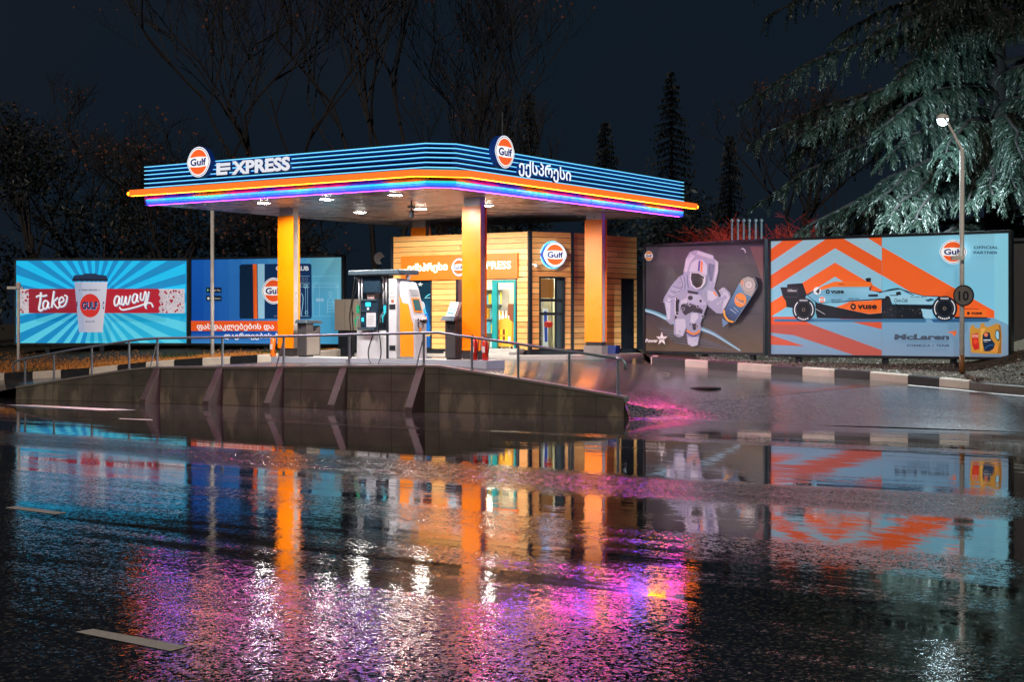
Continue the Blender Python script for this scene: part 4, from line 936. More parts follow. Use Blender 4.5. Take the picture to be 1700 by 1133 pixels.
# two service bins
m_bin = M('bin_dark', (72, 70, 72), .4, .2, noise=.08); m_binl = M('bin_light', (128, 120, 112), .4, .2, noise=.08)
def bin_(x, label, top):
    f = Fr(CF.p(x, 2.6, 0), U); t = thing('service_bin', f.p(0, .2, IZ), label, 'litter bin', 'litter bins on the pump island')
    mb = MB(); mb.prism([f.p(-.15, 0, IZ + .04), f.p(-.15, .55, IZ + .04), f.p(-.15, .55, IZ + .80), f.p(-.15, .28, IZ + .64), f.p(-.15, .28, IZ + .86), f.p(-.15, 0, IZ + .90)], f.x * .3) if not top else mb.box(f, -.15, .15, 0, .34, IZ + .04, IZ + .96)
    b = mb.build('bin_body', m_bin if True else m_binl, t, bevel=.01)
    mb = MB(); mb.box(f, .151, .158, .03, .5 if not top else .31, IZ + .06, IZ + .6); mb.build('bin_door', m_binl if not top else m_bin, t)
    mb = MB(); mb.box(f, -.13, .13, .03, .3, IZ, IZ + .04); mb.build('foot', m_black, t)
    mb = MB(); mb.lathe(f.p(-.05, -.004, IZ + .77), [(.025, -.02), (.025, .02)], 10); mb.build('knob', m_black, t)
    if not top:
        mb = MB(); mb.prism([f.p(-.19, -.06, IZ + .86), f.p(-.19, .0, IZ + .95), f.p(-.19, .52, IZ + .93), f.p(-.19, .60, IZ + .85)], f.x * .38); mb.build('lid', m_pk, t, bevel=.01)
        mb = MB(); mb.box(f, -.1, .145, .29, .50, IZ + .70, IZ + .76); mb.box(f, -.13, .13, .3, .52, IZ + .60, IZ + .66) ; mb.build('opening', m_black, t)
    else:
        mb = MB(); mb.prism([f.p(-.2, -.14, IZ + .92), f.p(-.2, -.02, IZ + 1.03), f.p(-.2, .36, IZ + 1.03), f.p(-.2, .36, IZ + .97)], f.x * .4); mb.build('visor', m_pk, t, bevel=.008)
        mb = MB(); mb.prism([f.p(-.12, .0, IZ + 1.03), f.p(-.10, .16, IZ + 1.36), f.p(.14, .16, IZ + 1.36), f.p(.13, .0, IZ + 1.03)], f.y * .12); mb.build('glove_dispenser', M('dispenser_white', (205, 216, 222), .3), t)
        mb = MB()
        for i in range(4):
            for j in range(2): mb.box(f, -.07 + .05 * i, -.035 + .05 * i, -.012 + .075 * j, .0 + .075 * j, IZ + 1.09 + .07 * j, IZ + 1.13 + .07 * j)
        mb.build('blue_icons', m_tq, t)
bin_(-6.40, 'grey metal litter bin with sloping lid beside the left front column', False)
bin_(-1.72, 'dark litter bin with white glove dispenser on top left of the near column', True)
def extinguisher(f, label, col, group):
    t = thing('fire_extinguisher', f.p(0, 0, 0), label, 'fire extinguisher', group)
    MB().lathe(f.p(0, 0, 0), [(.07, 0), (.075, .02), (.075, .42), (.05, .47), (.02, .50)], 16).build('cylinder', col, t, smooth=True)
    mb = MB(); mb.box(f, -.03, .09, -.02, .02, .49, .54); mb.tube([f.p(0, 0, .52), f.p(-.07, 0, .60)], .012, 6); mb.build('valve', m_black, t)
    mb = MB(); mb.tube([f.p(.03, 0, .53), f.p(.12, 0, .5), f.p(.12, -.02, .3), f.p(.09, -.03, .1)], .012, 6); mb.build('hose', m_black, t, smooth=True)
    mb = MB(); mb.box(f, -.04, .04, -.079, -.07, .18, .32); mb.build('label', m_white, t)
m_red = M('extinguisher_red', (190, 42, 28), .3, noise=.05)
extinguisher(Fr(CF.p(-.96, 2.52, IZ), U), 'red fire extinguisher standing in front of the near column, left one', m_red, 'fire extinguishers by the near column')
extinguisher(Fr(CF.p(-.72, 2.62, IZ), U), 'red fire extinguisher right of its twin at the end of the island', m_red, 'fire extinguishers by the near column')
extinguisher(Fr(CF.p(-7.40, 2.62, IZ), U), 'orange fire extinguisher with black hose left of the far left column', M('extinguisher_orange', (225, 110, 30), .3), 'fire extinguishers by the near column')

# ------------------------------------------------------------------ billboards
def clip_rect(pts, x0, y0, x1, y1):
    def cl(P, ins, it):
        o = []
        for i in range(len(P)):
            a, b = P[i - 1], P[i]
            if ins(b):
                if not ins(a): o.append(it(a, b))
                o.append(b)
            elif ins(a): o.append(it(a, b))
        return o
    def ix(X): return lambda a, b: (X, a[1] + (b[1] - a[1]) * (X - a[0]) / (b[0] - a[0]))
    def iy(Y): return lambda a, b: (a[0] + (b[0] - a[0]) * (Y - a[1]) / (b[1] - a[1]), Y)
    for ins, it in ((lambda p: p[0] >= x0, ix(x0)), (lambda p: p[0] <= x1, ix(x1)), (lambda p: p[1] >= y0, iy(y0)), (lambda p: p[1] <= y1, iy(y1))):
        pts = cl(pts, ins, it)
        if not pts: return []
    return pts
def board(p0, p1, z0, z1, label, es, legs, fr_t=.07):
    p0, p1 = Vector((*p0, 0)), Vector((*p1, 0)); fr = Fr(p0, p1 - p0); L = (p1 - p0).length
    t = thing('billboard', fr.p(L / 2, .1, z0 - .3), label, 'billboard', 'billboards around the forecourt')
    mb = MB(); mb.box(fr, -fr_t, L + fr_t, .0, .16, z0 - fr_t, z1 + fr_t); mb.build('backing', m_dark, t)
    mb = MB(); mb.box(fr, -fr_t, L + fr_t, -.05, 0, z1, z1 + fr_t); mb.box(fr, -fr_t, L + fr_t, -.05, 0, z0 - fr_t, z0); mb.box(fr, -fr_t, 0, -.05, 0, z0, z1); mb.box(fr, L, L + fr_t, -.05, 0, z0, z1)
    mb.build('frame', m_dark, t, bevel=.006)
    for a in legs:
        mb = MB(); g = fr.p(a * L, 0); mb.box(fr, a * L - .07, a * L + .07, .03, .13, HV(g.x, g.y) - .3, z0 - fr_t); mb.build('leg', m_dark, t)
    art = Art(fr, .002); art.clip = (0, L, z0, z1); return t, art, print_mat('poster_print', es)  # poster emits its own colours in place of light falling on it
# 1 coffee
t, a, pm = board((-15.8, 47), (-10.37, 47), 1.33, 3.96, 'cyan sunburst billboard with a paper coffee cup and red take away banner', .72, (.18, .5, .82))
a.view(20, 430, 5.667)
a.grad(30, 10, 1650, 800, (8, 165, 225), (30, 175, 215))
for i in range(30):
    w0 = math.radians(i * 12 + 1); w1 = w0 + math.radians(6)
    p = clip_rect([(780, 400), (780 + 2400 * math.cos(w0), 400 + 2400 * math.sin(w0)), (780 + 2400 * math.cos(w1), 400 + 2400 * math.sin(w1))], 40, 20, 1635, 795)
    if len(p) > 2: a.poly(p, (84, 205, 232) if math.sin(w0) > 0 else (20, 195, 245))
for i in range(30):
    w0 = math.radians(i * 12 + 7); w1 = w0 + math.radians(6)
    if math.cos(w0) > -.2 and math.sin(w0) > 0: continue
    p = clip_rect([(780, 400), (780 + 2400 * math.cos(w0), 400 + 2400 * math.sin(w0)), (780 + 2400 * math.cos(w1), 400 + 2400 * math.sin(w1))], 40, 20, 1635, 795)
    if len(p) > 2: a.poly(p, (10, 140, 200))
for x0, x1 in ((70, 215), (1395, 1638)):
    a.poly([(x0, 285), (x1, 285), (x1, 512), (x0, 512)], (205, 198, 205)); rr = random.Random(4)
    for i in range(int((x1 - x0) * .9)):
        x, y = rr.uniform(x0 + 5, x1 - 5), rr.uniform(290, 506); s = rr.choice((2, 2.5, 3, 3, 9))
        if i % 12 == 0: a.ell(x, y, 10, 11, (165, 25, 50), 8)
        else: a.stroke([(x, y), (x + rr.uniform(-9, 9), y + rr.uniform(-8, 8))], 3, (70, 72, 110), False)
ed = [(205 + (8 if i % 2 else -6), 285 + 227 * i / 12) for i in range(13)]; ed2 = [(1412 + 10 * math.sin(i * 1.9) + 14 * math.sin(i / 12 * math.pi), 512 - 227 * i / 12) for i in range(13)]
a.poly(ed + [(1400, 512)] + ed2, (178, 28, 48))
a.poly([(205, 285), (205, 512), (650, 512), (640, 285)], (150, 30, 50))
for dx, dy, col in ((5, 6, (120, 150, 190)), (0, 0, (238, 236, 240))):
    def S_(pts, w): a.stroke([(x + dx, y + dy) for x, y in pts], w, col)
    S_([(318, 318), (312, 400), (300, 470), (312, 488), (335, 475)], 17); S_([(272, 362), (300, 348), (345, 352), (375, 342)], 14)
    S_([(385, 405), (355, 395), (338, 430), (345, 470), (372, 462), (388, 410), (385, 455), (400, 462)], 14)
    S_([(440, 305), (428, 390), (418, 460)], 16); S_([(478, 365), (440, 400), (436, 415), (470, 462), (490, 450)], 13)
    S_([(490, 420), (530, 395), (520, 362), (495, 375), (488, 420), (505, 452), (545, 430), (562, 360), (535, 345)], 13)
    S_([(1050, 360), (1020, 355), (1002, 400), (1010, 440), (1035, 425), (1052, 365), (1048, 415), (1062, 430)], 15)
    S_([(1078, 350), (1070, 420), (1090, 430), (1112, 355), (1110, 415), (1130, 425), (1152, 345)], 14)
    S_([(1215, 340), (1188, 335), (1170, 380), (1180, 415), (1202, 400), (1218, 340), (1214, 395), (1230, 402)], 14)
    S_([(1250, 320), (1245, 380), (1270, 385), (1290, 310), (1300, 360), (1285, 430), (1300, 470)], 13); S_([(1325, 310), (1308, 400), (1290, 455)], 13)
    S_([(1050, 455), (1080, 480), (1200, 455), (1330, 415), (1362, 455)], 13)
a.poly([(632, 222), (940, 222), (895, 690), (675, 690)], None, [(172, 180, 205), (205, 208, 225), (196, 194, 205), (168, 168, 190)])
a.poly([(632, 222), (700, 222), (728, 690), (675, 690)], (160, 172, 200))
a.poly([(612, 215), (628, 160), (720, 152), (725, 143), (835, 143), (840, 152), (930, 162), (945, 215)], (28, 48, 80)); a.poly([(615, 190), (942, 190), (945, 208), (612, 208)], (16, 30, 56))
a.ell(778, 442, 94, 110, (205, 46, 42)); a.text('GULF', 706, 475, 852, 66, (150, 190, 225), .05); a.text('GULF', 702, 472, 848, 66, (24, 32, 90), .05)
a.text('F', 652, 470, 662, 66, (24, 32, 90), .05); a.text('C', 896, 470, 908, 66, (24, 32, 90), .05)
a.text('FRESH BREWED', 700, 303, 848, 14, (40, 50, 90), .02); a.ell(680, 298, 5, 5, (40, 50, 90), 8); a.ell(866, 298, 5, 5, (40, 50, 90), 8); a.text('SINCE 1901', 735, 597, 822, 13, (40, 50, 90), .02)
a.build('poster', pm, t)
# 2 club card
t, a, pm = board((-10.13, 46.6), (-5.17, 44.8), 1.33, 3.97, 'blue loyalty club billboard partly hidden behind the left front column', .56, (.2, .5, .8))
a.view(300, 400, 3.906)
for i in range(12):
    x0 = 65 + i * 83; q = i / 11; c0 = (22 + 80 * q, 95 + 85 * q, 190 + 20 * q); c1 = (12 + 80 * q, 72 + 90 * q, 165 + 30 * q); a.grad(x0, 100, min(x0 + 84, 1050), 680, c0, c1)
a.grad(65, 590, 640, 680, (10, 70, 165), (60, 135, 205))
a.poly([(845, 100), (1050, 100), (1050, 680), (845, 680)], None, [(88, 160, 188), (120, 190, 205), (75, 170, 215), (75, 165, 215)])
a.poly([(395, 152), (840, 148), (850, 158), (852, 490), (845, 505), (392, 505), (383, 495), (384, 165)], (14, 48, 92)); a.poly([(470, 152), (495, 152), (500, 505), (475, 505)], (240, 100, 35)); a.poly([(500, 150), (546, 150), (546, 505), (505, 505)], (150, 200, 225))
a.poly([(384, 160), (468, 152), (472, 505), (388, 505)], (10, 36, 62)); a.gulf(605, 325, 72, 86, (240, 90, 40))
a.text('GULF CLUB', 620, 192, 833, 28, (225, 230, 238), .03)
for c, xx in (((150, 205, 225), 0),):
    for (x0, x1) in ((860, 1030), (780, 840)):
        for y in (230, 272, 283, 490, 300): a.stroke([(x0, y), (x1, y)], 2, c, False)
    for x in (905, 862, 1022, 1030, 780, 815, 828): a.stroke([(x, 285), (x, 490)], 2, c, False)
    for x in (895, 922): a.ring(x, 384, 8, 8, 3, (215, 230, 238))
    a.ring(976, 345, 10, 14, 3, c); a.stroke([(955, 470), (958, 390), (976, 365), (996, 390), (1002, 470)], 3, c, False)
    for y in (400, 420, 440, 460): a.stroke([(958, y), (1000, y)], 3, c, False)
    a.stroke([(788, 490), (800, 380), (790, 340)], 4, c); a.ring(815, 295, 10, 12, 3, c); a.ring(822, 465, 9, 9, 3, c); a.ring(1022, 295, 9, 9, 3, c)
    a.text('50', 790, 262, 832, 24, (90, 110, 140), .01)
a.poly([(75, 520), (640, 520), (640, 585), (75, 585)], (240, 92, 35)); a.text('ფასდაკლებების და', 112, 572, 612, 34, (245, 245, 245), .03); a.text('დაგროვების ბ', 290, 632, 642, 32, (240, 244, 250), .03)
for y in (303, 356): a.poly([(173, y), (272, y), (272, y + 34), (173, y + 34)], (22, 32, 48))
a.poly([(180, 310), (192, 320), (180, 330)], (120, 200, 160)); a.text('Google Play', 198, 326, 266, 11, (200, 205, 210), .01); a.ell(188, 374, 8, 9, (220, 220, 220)); a.text('App Store', 200, 379, 266, 11, (200, 205, 210), .01)
a.poly([(612, 484), (640, 484), (640, 494), (612, 494)], (80, 100, 130))
a.build('poster', pm, t)
# 3 astronaut
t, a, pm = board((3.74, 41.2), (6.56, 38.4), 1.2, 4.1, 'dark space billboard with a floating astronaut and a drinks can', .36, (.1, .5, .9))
a.view(1080, 410, 6.663)
a.grad(-60, -20, 1270, 1180, (72, 62, 78), (78, 70, 68))
a.grad(-60, 200, 1270, 760, (64, 58, 66), (54, 50, 64)); a.grad(-60, 760, 1270, 1180, (70, 66, 74), (104, 88, 70))
a.poly([(1100, 0), (1260, 0), (1260, 420)], (120, 74, 78))
for i in range(16):
    a.stroke([(60 + i * 14, 880 + i * 12), (300 + i * 20, 930 + i * 12), (560 + i * 26, 1010 + i * 9)], 7, ((96, 98, 108), (60, 60, 72), (120, 116, 118))[i % 3])
a.stroke([(-60, 700), (60, 735), (200, 800), (290, 850)], (34, 56), (105, 170, 195)); a.stroke([(-60, 704), (60, 742), (200, 808), (280, 850)], (12, 18), (190, 232, 240))
a.stroke([(540, 900), (700, 960), (860, 1060), (1000, 1150)], (52, 20), (110, 150, 175)); a.stroke([(540, 900), (700, 965), (860, 1062), (1000, 1150)], (16, 6), (185, 220, 232))
A_ = (158, 160, 186); B_ = (196, 198, 214); D_ = (104, 106, 138); K_ = (52, 46, 62)
a.poly([(372, 270), (400, 130), (440, 60), (500, 38), (540, 40), (700, 95), (715, 135), (760, 170), (758, 280), (720, 430), (690, 520), (430, 520), (380, 400)], A_)
a.poly([(530, 45), (700, 100), (698, 140), (520, 80)], B_); a.poly([(400, 140), (450, 80), (500, 100), (440, 180), (410, 280), (385, 270)], B_); a.poly([(655, 180), (720, 200), (690, 380), (660, 380)], D_); a.poly([(722, 140), (756, 175), (750, 270), (715, 400), (705, 380), (730, 250)], B_)
a.poly([(600, 470), (700, 440), (752, 520), (770, 560), (800, 530), (775, 480), (800, 450), (840, 460), (890, 510), (895, 570), (850, 690), (800, 740), (740, 735), (640, 650), (590, 560)], A_)
a.poly([(640, 480), (720, 500), (750, 560), (690, 600), (640, 600)], B_); a.poly([(790, 470), (850, 480), (885, 560), (840, 660), (800, 700), (820, 600), (860, 560)], B_)
a.poly([(698, 500), (715, 490), (748, 540), (735, 552)], (236, 150, 70))
for x, y in ((770, 480), (790, 466), (806, 456), (822, 452)): a.stroke([(x, y), (x + 22, y + 40), (x + 34, y + 80)], 15, B_); a.stroke([(x + 9, y + 6), (x + 28, y + 44)], 4, D_)
a.poly([(330, 330), (400, 290), (470, 290), (470, 470), (420, 540), (340, 590), (270, 560), (200, 590), (150, 620), (165, 560), (230, 450), (275, 390)], A_)
a.poly([(155, 580), (280, 545), (290, 640), (280, 830), (240, 865), (190, 820), (190, 740), (170, 640)], A_); a.poly([(175, 600), (235, 570), (230, 800), (200, 810)], B_)
for i in range(7): a.stroke([(180 + i * 14, 590 - i * 26), (225 + i * 20, 612 - i * 26), (272 + i * 20, 560 - i * 22)], 6, B_ if i % 2 else D_)
for i in range(6): a.stroke([(345 + i * 20, 330 - i * 4), (372 + i * 14, 420 - i * 6), (350 + i * 22, 480 - i * 6)], 6, B_ if i % 2 else D_)
a.poly([(350, 560), (430, 480), (600, 480), (640, 600), (640, 660), (600, 760), (570, 850), (575, 930), (560, 980), (540, 1090), (480, 1108), (430, 1080), (415, 960), (420, 890), (380, 990), (330, 1005), (275, 970), (275, 850), (330, 740), (330, 640)], A_)
a.poly([(350, 600), (430, 560), (420, 700), (350, 700)], B_); a.poly([(290, 800), (400, 800), (410, 880), (370, 985), (300, 960)], B_); a.poly([(430, 1000), (550, 1000), (535, 1085), (480, 1100), (435, 1070)], B_)
a.poly([(425, 520), (560, 530), (640, 640), (560, 650), (420, 600)], (178, 182, 204)); a.ell(460, 566, 28, 26, K_); a.poly([(430, 480), (550, 500), (540, 530), (430, 510)], K_); a.poly([(360, 640), (430, 620), (520, 650), (600, 700), (590, 740), (480, 720), (400, 760), (350, 690)], K_)
a.poly([(470, 740), (540, 730), (550, 780), (500, 850), (460, 830)], B_); a.poly([(480, 850), (530, 850), (520, 920), (490, 920)], K_)
for x, y, s in ((575, 600, 16), (545, 660, 12), (380, 690, 14), (460, 860, 10), (540, 880, 10), (600, 770, 12), (310, 570, 12), (320, 740, 14)): a.ell(x, y, s, s, K_, 8); a.ring(x, y, s + 4, s + 4, 4, B_, n=10)
a.stroke([(300, 560), (300, 740), (330, 760)], 8, (225, 225, 235)); a.stroke([(425, 925), (500, 965), (572, 930)], 22, (236, 140, 60)); a.stroke([(425, 950), (500, 990), (566, 960)], 12, (74, 66, 130))
a.poly([(455, 270), (480, 180), (540, 140), (610, 150), (650, 200), (655, 300), (640, 320), (560, 280), (470, 275)], B_); a.poly([(560, 150), (580, 158), (570, 270), (548, 270)], (84, 66, 150)); a.poly([(582, 160), (606, 168), (600, 290), (580, 280)], (236, 130, 60))
a.poly([(470, 285), (560, 285), (635, 330), (630, 400), (590, 455), (530, 470), (480, 430), (460, 360)], (216, 218, 230)); a.poly([(480, 290), (560, 295), (622, 335), (615, 395), (580, 445), (535, 458), (490, 420), (472, 350)], (46, 36, 44)); a.stroke([(610, 350), (612, 380), (604, 400)], 6, (225, 225, 230))
for i in range(26):
    rr = random.Random(i); x, y = rr.choice(((390, 400), (400, 640), (470, 620), (660, 620), (320, 900), (500, 1030), (430, 130), (800, 620), (230, 700))); x += rr.uniform(-45, 45); y += rr.uniform(-45, 45); a.stroke([(x, y), (x + rr.uniform(-26, 26), y + rr.uniform(6, 30))], rr.uniform(3, 6), rr.choice((D_, B_, (128, 130, 160), (215, 218, 230))), False)
a.poly([(1010, 390), (1050, 330), (1110, 312), (1180, 330), (1210, 400), (1200, 480), (1160, 560), (960, 840), (900, 835), (850, 780), (845, 700)], (34, 36, 50)); a.poly([(1020, 400), (1160, 545), (955, 830), (905, 825), (862, 770), (860, 700)], None, [(90, 150, 190), (70, 130, 170), (20, 50, 110), (16, 40, 92), (16, 40, 92), (24, 62, 120)])
a.poly([(1018, 410), (1060, 350), (1115, 328), (1175, 350), (1198, 410), (1188, 480), (1150, 550), (1080, 520)], (170, 160, 156)); a.ell(1122, 420, 62, 68, (196, 186, 180)); a.ring(1122, 420, 48, 52, 6, (120, 112, 112)); a.ring(1125, 422, 22, 26, 7, (236, 230, 226)); a.ell(1050, 395, 16, 30, (220, 150, 110))
a.ell(1032, 590, 66, 78, (240, 140, 40)); a.text('Gulf', 975, 590, 1072, 40, (246, 240, 230), .035, y1=640); a.text('Gulf', 978, 586, 1072, 38, (28, 30, 60), .025, y1=634)
a.stroke([(852, 700), (860, 760), (900, 815), (955, 832)], 20, (240, 170, 50)); a.stroke([(920, 690), (990, 740)], 6, (170, 200, 220)); a.stroke([(960, 670), (1010, 720)], 5, (170, 200, 220)); a.poly([(830, 790), (900, 840), (840, 890)], (100, 140, 176))
a.stroke([(1180, 330), (1212, 400), (1200, 480), (965, 838)], 6, (130, 150, 176))
a.poly([(1036, 30), (1060, 12), (1085, 30), (1096, 60), (1088, 76), (1080, 45), (1060, 28)], (214, 206, 224))
a.gulf(22, 102, 44, 54, (236, 150, 50), False)
st_ = []
for k in range(10): r_ = (66 if k % 2 == 0 else 27); st_.append((167 + r_ * math.sin(k * math.pi / 5), 1018 - 1.2 * r_ * math.cos(k * math.pi / 5)))
a.poly(st_, (238, 236, 236)); a.text('Power', -15, 1056, 122, 38, (240, 238, 238), .045, .15); a.text('GULF', 138, 1030, 202, 20, (60, 56, 62), .02)
for i in range(14): rr = random.Random(50 + i); a.ell(rr.uniform(60, 1200), rr.uniform(20, 640), 3, 3, (190, 180, 200), 6)
a.build('poster', pm, t)
# 4 racing car
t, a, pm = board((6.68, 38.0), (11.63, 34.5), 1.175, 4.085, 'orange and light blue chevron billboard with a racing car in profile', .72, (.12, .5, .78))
a.view(1270, 370, 3.777)
LB_ = (128, 196, 220); OR_ = (228, 92, 38)
a.grad(30, 60, 1540, 600, (126, 186, 208), (120, 196, 226)); a.grad(30, 597, 1540, 860, (112, 160, 192), (122, 146, 172))
a.poly([(38, 112), (733, 92), (733, 597), (38, 597)], None, [(150, 182, 200), (150, 190, 206), (126, 190, 214), (120, 190, 216)])
a.poly([(38, 165), (110, 110), (240, 107), (38, 246)], OR_)
a.poly([(38, 330), (380, 103), (495, 100), (733, 238), (733, 330), (440, 160), (38, 416)], OR_); a.poly([(38, 500), (440, 250), (733, 424), (733, 520), (440, 338), (38, 590)], (238, 100, 40)); a.poly([(645, 95), (733, 92), (733, 150)], OR_)
a.poly([(733, 150), (1515, 597), (1190, 597), (733, 328)], (236, 98, 40)); a.poly([(38, 590), (190, 590), (300, 640), (38, 640)], (216, 84, 50)); a.poly([(460, 600), (733, 600), (733, 668)], (205, 84, 58)); a.poly([(38, 640), (300, 640), (733, 800), (733, 845), (560, 845), (180, 705), (38, 690)], (176, 84, 74)); a.poly([(38, 705), (250, 775), (38, 765)], (196, 86, 66))
a.poly([(1440, 69), (1530, 67), (1530, 640), (1440, 600)], (132, 200, 222)); a.stroke([(735, 92), (735, 845)], 2, (120, 130, 140), False)
K2 = (26, 34, 44); a.poly([(60, 605), (1010, 605), (1010, 625), (60, 620)], (58, 110, 150)); a.poly([(1040, 605), (1420, 600), (1400, 622), (1060, 625)], (48, 96, 140))
a.poly([(98, 405), (140, 405), (142, 386), (238, 379), (264, 452), (252, 478), (212, 500), (190, 535), (137, 530), (133, 492), (116, 468)], K2); a.poly([(140, 408), (206, 408), (206, 438), (140, 438)], (70, 74, 82)); a.poly([(142, 411), (204, 411), (204, 435), (142, 435)], (30, 36, 44)); a.text('Hilton', 146, 432, 200, 15, (205, 205, 205), .02); a.stroke([(120, 468), (205, 466), (210, 410)], 2, (90, 92, 98), False)
a.poly([(262, 450), (300, 430), (430, 372), (662, 371), (676, 382), (664, 425), (722, 432), (848, 412), (905, 432), (1000, 458), (1090, 460), (1125, 468), (1065, 520), (1040, 548), (830, 520), (790, 478), (745, 482), (540, 494), (330, 510), (296, 482)], (24, 44, 62))
a.poly([(272, 455), (350, 412), (430, 398), (660, 398), (655, 424), (720, 438), (848, 418), (900, 436), (1000, 462), (1088, 466), (1050, 515), (830, 512), (790, 470), (745, 474), (540, 488), (335, 505), (300, 480)], None, [(120, 172, 196)] * 4 + [(140, 196, 220)] * 10 + [(110, 170, 200)] * 1)
a.poly([(350, 404), (440, 369), (668, 372), (674, 384), (668, 402), (430, 402), (346, 425)], (240, 112, 40)); a.poly([(632, 352), (642, 347), (664, 345), (668, 352), (666, 372), (640, 370)], K2)
a.poly([(340, 510), (420, 500), (540, 545), (450, 530)], (130, 190, 214)); a.poly([(318, 500), (450, 530), (655, 574), (735, 566), (760, 460), (792, 460), (800, 515), (990, 530), (992, 588), (1010, 604), (560, 604), (330, 598), (322, 560)], (22, 30, 38))
a.poly([(540, 494), (733, 487), (733, 566), (655, 573), (450, 530)], (240, 108, 42)); a.stroke([(490, 535), (560, 495)], 3, (150, 60, 30), False)
a.poly([(735, 484), (790, 462), (800, 520), (830, 522), (830, 600), (735, 600)], (34, 40, 48))
rr = random.Random(9)
for i in range(26): x, y = rr.uniform(740, 985), rr.uniform(528, 592); a.stroke([(x, y), (x + rr.uniform(-8, 8), y + rr.uniform(-10, 10))], 3, rr.choice(((90, 94, 100), (60, 66, 74), (150, 130, 120), (14, 20, 26))), False)
a.poly([(780, 458), (880, 455), (1050, 470), (1066, 512), (830, 508), (800, 500), (790, 470)], (150, 200, 220)); a.poly([(800, 512), (1062, 522), (1050, 545), (800, 520)], (20, 28, 36)); a.poly([(985, 540), (1052, 545), (1060, 600), (1005, 600)], (150, 200, 222))
a.poly([(655, 450), (715, 448), (715, 464), (655, 464)], (30, 50, 66)); a.stroke([(722, 440), (800, 418), (850, 414), (905, 440), (940, 456)], 5, (20, 30, 40)); a.poly([(828, 436), (856, 432), (862, 452), (832, 456)], K2); a.stroke([(790, 456), (840, 456)], 5, K2, False); a.poly([(1010, 486), (1050, 474), (1070, 484), (1030, 496)], (40, 84, 110))
a.poly([(1210, 545), (1395, 546), (1397, 592), (1250, 597), (1210, 580)], (240, 112, 42)); a.poly([(1190, 590), (1405, 593), (1400, 600), (1200, 602)], K2); a.stroke([(1230, 545), (1290, 540), (1345, 542)], 4, K2)
a.stroke([(325, 540), (385, 575)], 3, (200, 205, 210), False)
for (x, y, rx, ry) in ((252, 546, 72, 74), (1137, 538, 79, 79)):
    a.ell(x, y, rx, ry, (28, 34, 44), 40); a.ell(x, y, rx * .6, ry * .62, (14, 22, 30), 32); a.ring(x, y, rx * .62, ry * .64, 3, (58, 66, 76)); a.ring(x, y, rx * .80, ry * .82, 6, (225, 225, 230), 130, 215, 16); a.ring(x, y, rx * .80, ry * .82, 6, (225, 225, 230), -35, 50, 16); a.ring(x, y, rx * .80, ry * .82, 9, (225, 225, 230), 232, 300, 12)
    for w in (240, 252, 264, 276, 288): a.stroke([(x + rx * .7 * math.cos(math.radians(w)), y - ry * .72 * math.sin(math.radians(w))), (x + rx * .92 * math.cos(math.radians(w + 2)), y - ry * .92 * math.sin(math.radians(w + 2)))], 4, (28, 34, 44), False)
    a.poly([(x - 26, y - ry * .86), (x + 26, y - ry * .86), (x + 25, y - ry * .72), (x - 25, y - ry * .72)], (170, 172, 178)); a.ell(x, y, 11, 12, (120, 110, 100), 14); a.ell(x, y, 6, 7, (20, 24, 30), 12)
    for k in range(10): w = k * .628; a.stroke([(x + 16 * math.cos(w), y + 16 * math.sin(w)), (x + rx * .5 * math.cos(w + .3), y + ry * .52 * math.sin(w + .3))], 2, (36, 44, 54), False)
a.ell(342, 428, 23, 24, (232, 232, 236)); a.text('4', 330, 444, 354, 32, (20, 24, 32), .06, .25)
a.ell(408, 433, 13, 14, (20, 28, 38), 20); a.text('v', 402, 439, 414, 15, (130, 190, 212), .04); a.text('vuse', 426, 443, 510, 26, (20, 28, 38), .045)
a.ell(568, 527, 18, 20, (26, 24, 30), 24); a.text('v', 559, 535, 576, 21, (240, 150, 100), .04); a.text('vuse', 594, 540, 716, 36, (26, 24, 30), .045)
a.ell(1288, 568, 9, 9, (26, 24, 30), 16); a.text('vuse', 1304, 574, 1374, 18, (26, 24, 30), .045)
a.text('splunk>', 430, 490, 498, 13, (30, 60, 80), .02); a.text('ARROW', 532, 486, 604, 15, (40, 80, 104), .01, .3); a.text('DELL', 478, 391, 516, 8, (70, 40, 30), .03); a.text('Technologies', 522, 391, 602, 8, (190, 110, 60), .01); a.gulf(374, 484, 19, 19, (236, 100, 50), False)
a.text('Coca-Cola', 824, 498, 908, 24, (24, 60, 84), .02, .2); a.text('RICHARD MILLE', 928, 470, 1028, 8, (24, 60, 84), .02)
a.text('McLaren', 826, 732, 1168, 33, (66, 78, 96), .05, .12); a.poly([(1155, 688), (1215, 676), (1212, 704), (1198, 712), (1190, 694)], (236, 110, 56)); a.text('FORMULA 1 TEAM', 906, 777, 1168, 14, (66, 80, 100), .03)
a.gulf(1195, 184, 80, 76); a.text('OFFICIAL', 1324, 165, 1478, 17, (34, 78, 98), .03); a.text('PARTNER', 1324, 197, 1474, 17, (34, 78, 98), .03)
G_ = (196, 140, 56); G2 = (226, 170, 84); G3 = (150, 100, 40)
a.poly([(1300, 660), (1308, 655), (1308, 640), (1326, 640), (1328, 655), (1360, 668), (1390, 650), (1400, 820), (1308, 815), (1300, 740)], G_); a.poly([(1312, 700), (1350, 690), (1360, 790), (1330, 800), (1315, 770)], (196, 40, 34)); a.text('GTX', 1316, 720, 1352, 18, (240, 200, 180), .03); a.ell(1335, 745, 14, 16, (225, 70, 40), 16)
a.poly([(1356, 665), (1368, 650), (1368, 630), (1392, 630), (1394, 648), (1412, 655), (1470, 632), (1492, 640), (1500, 700), (1498, 822), (1362, 820), (1356, 740)], G_)
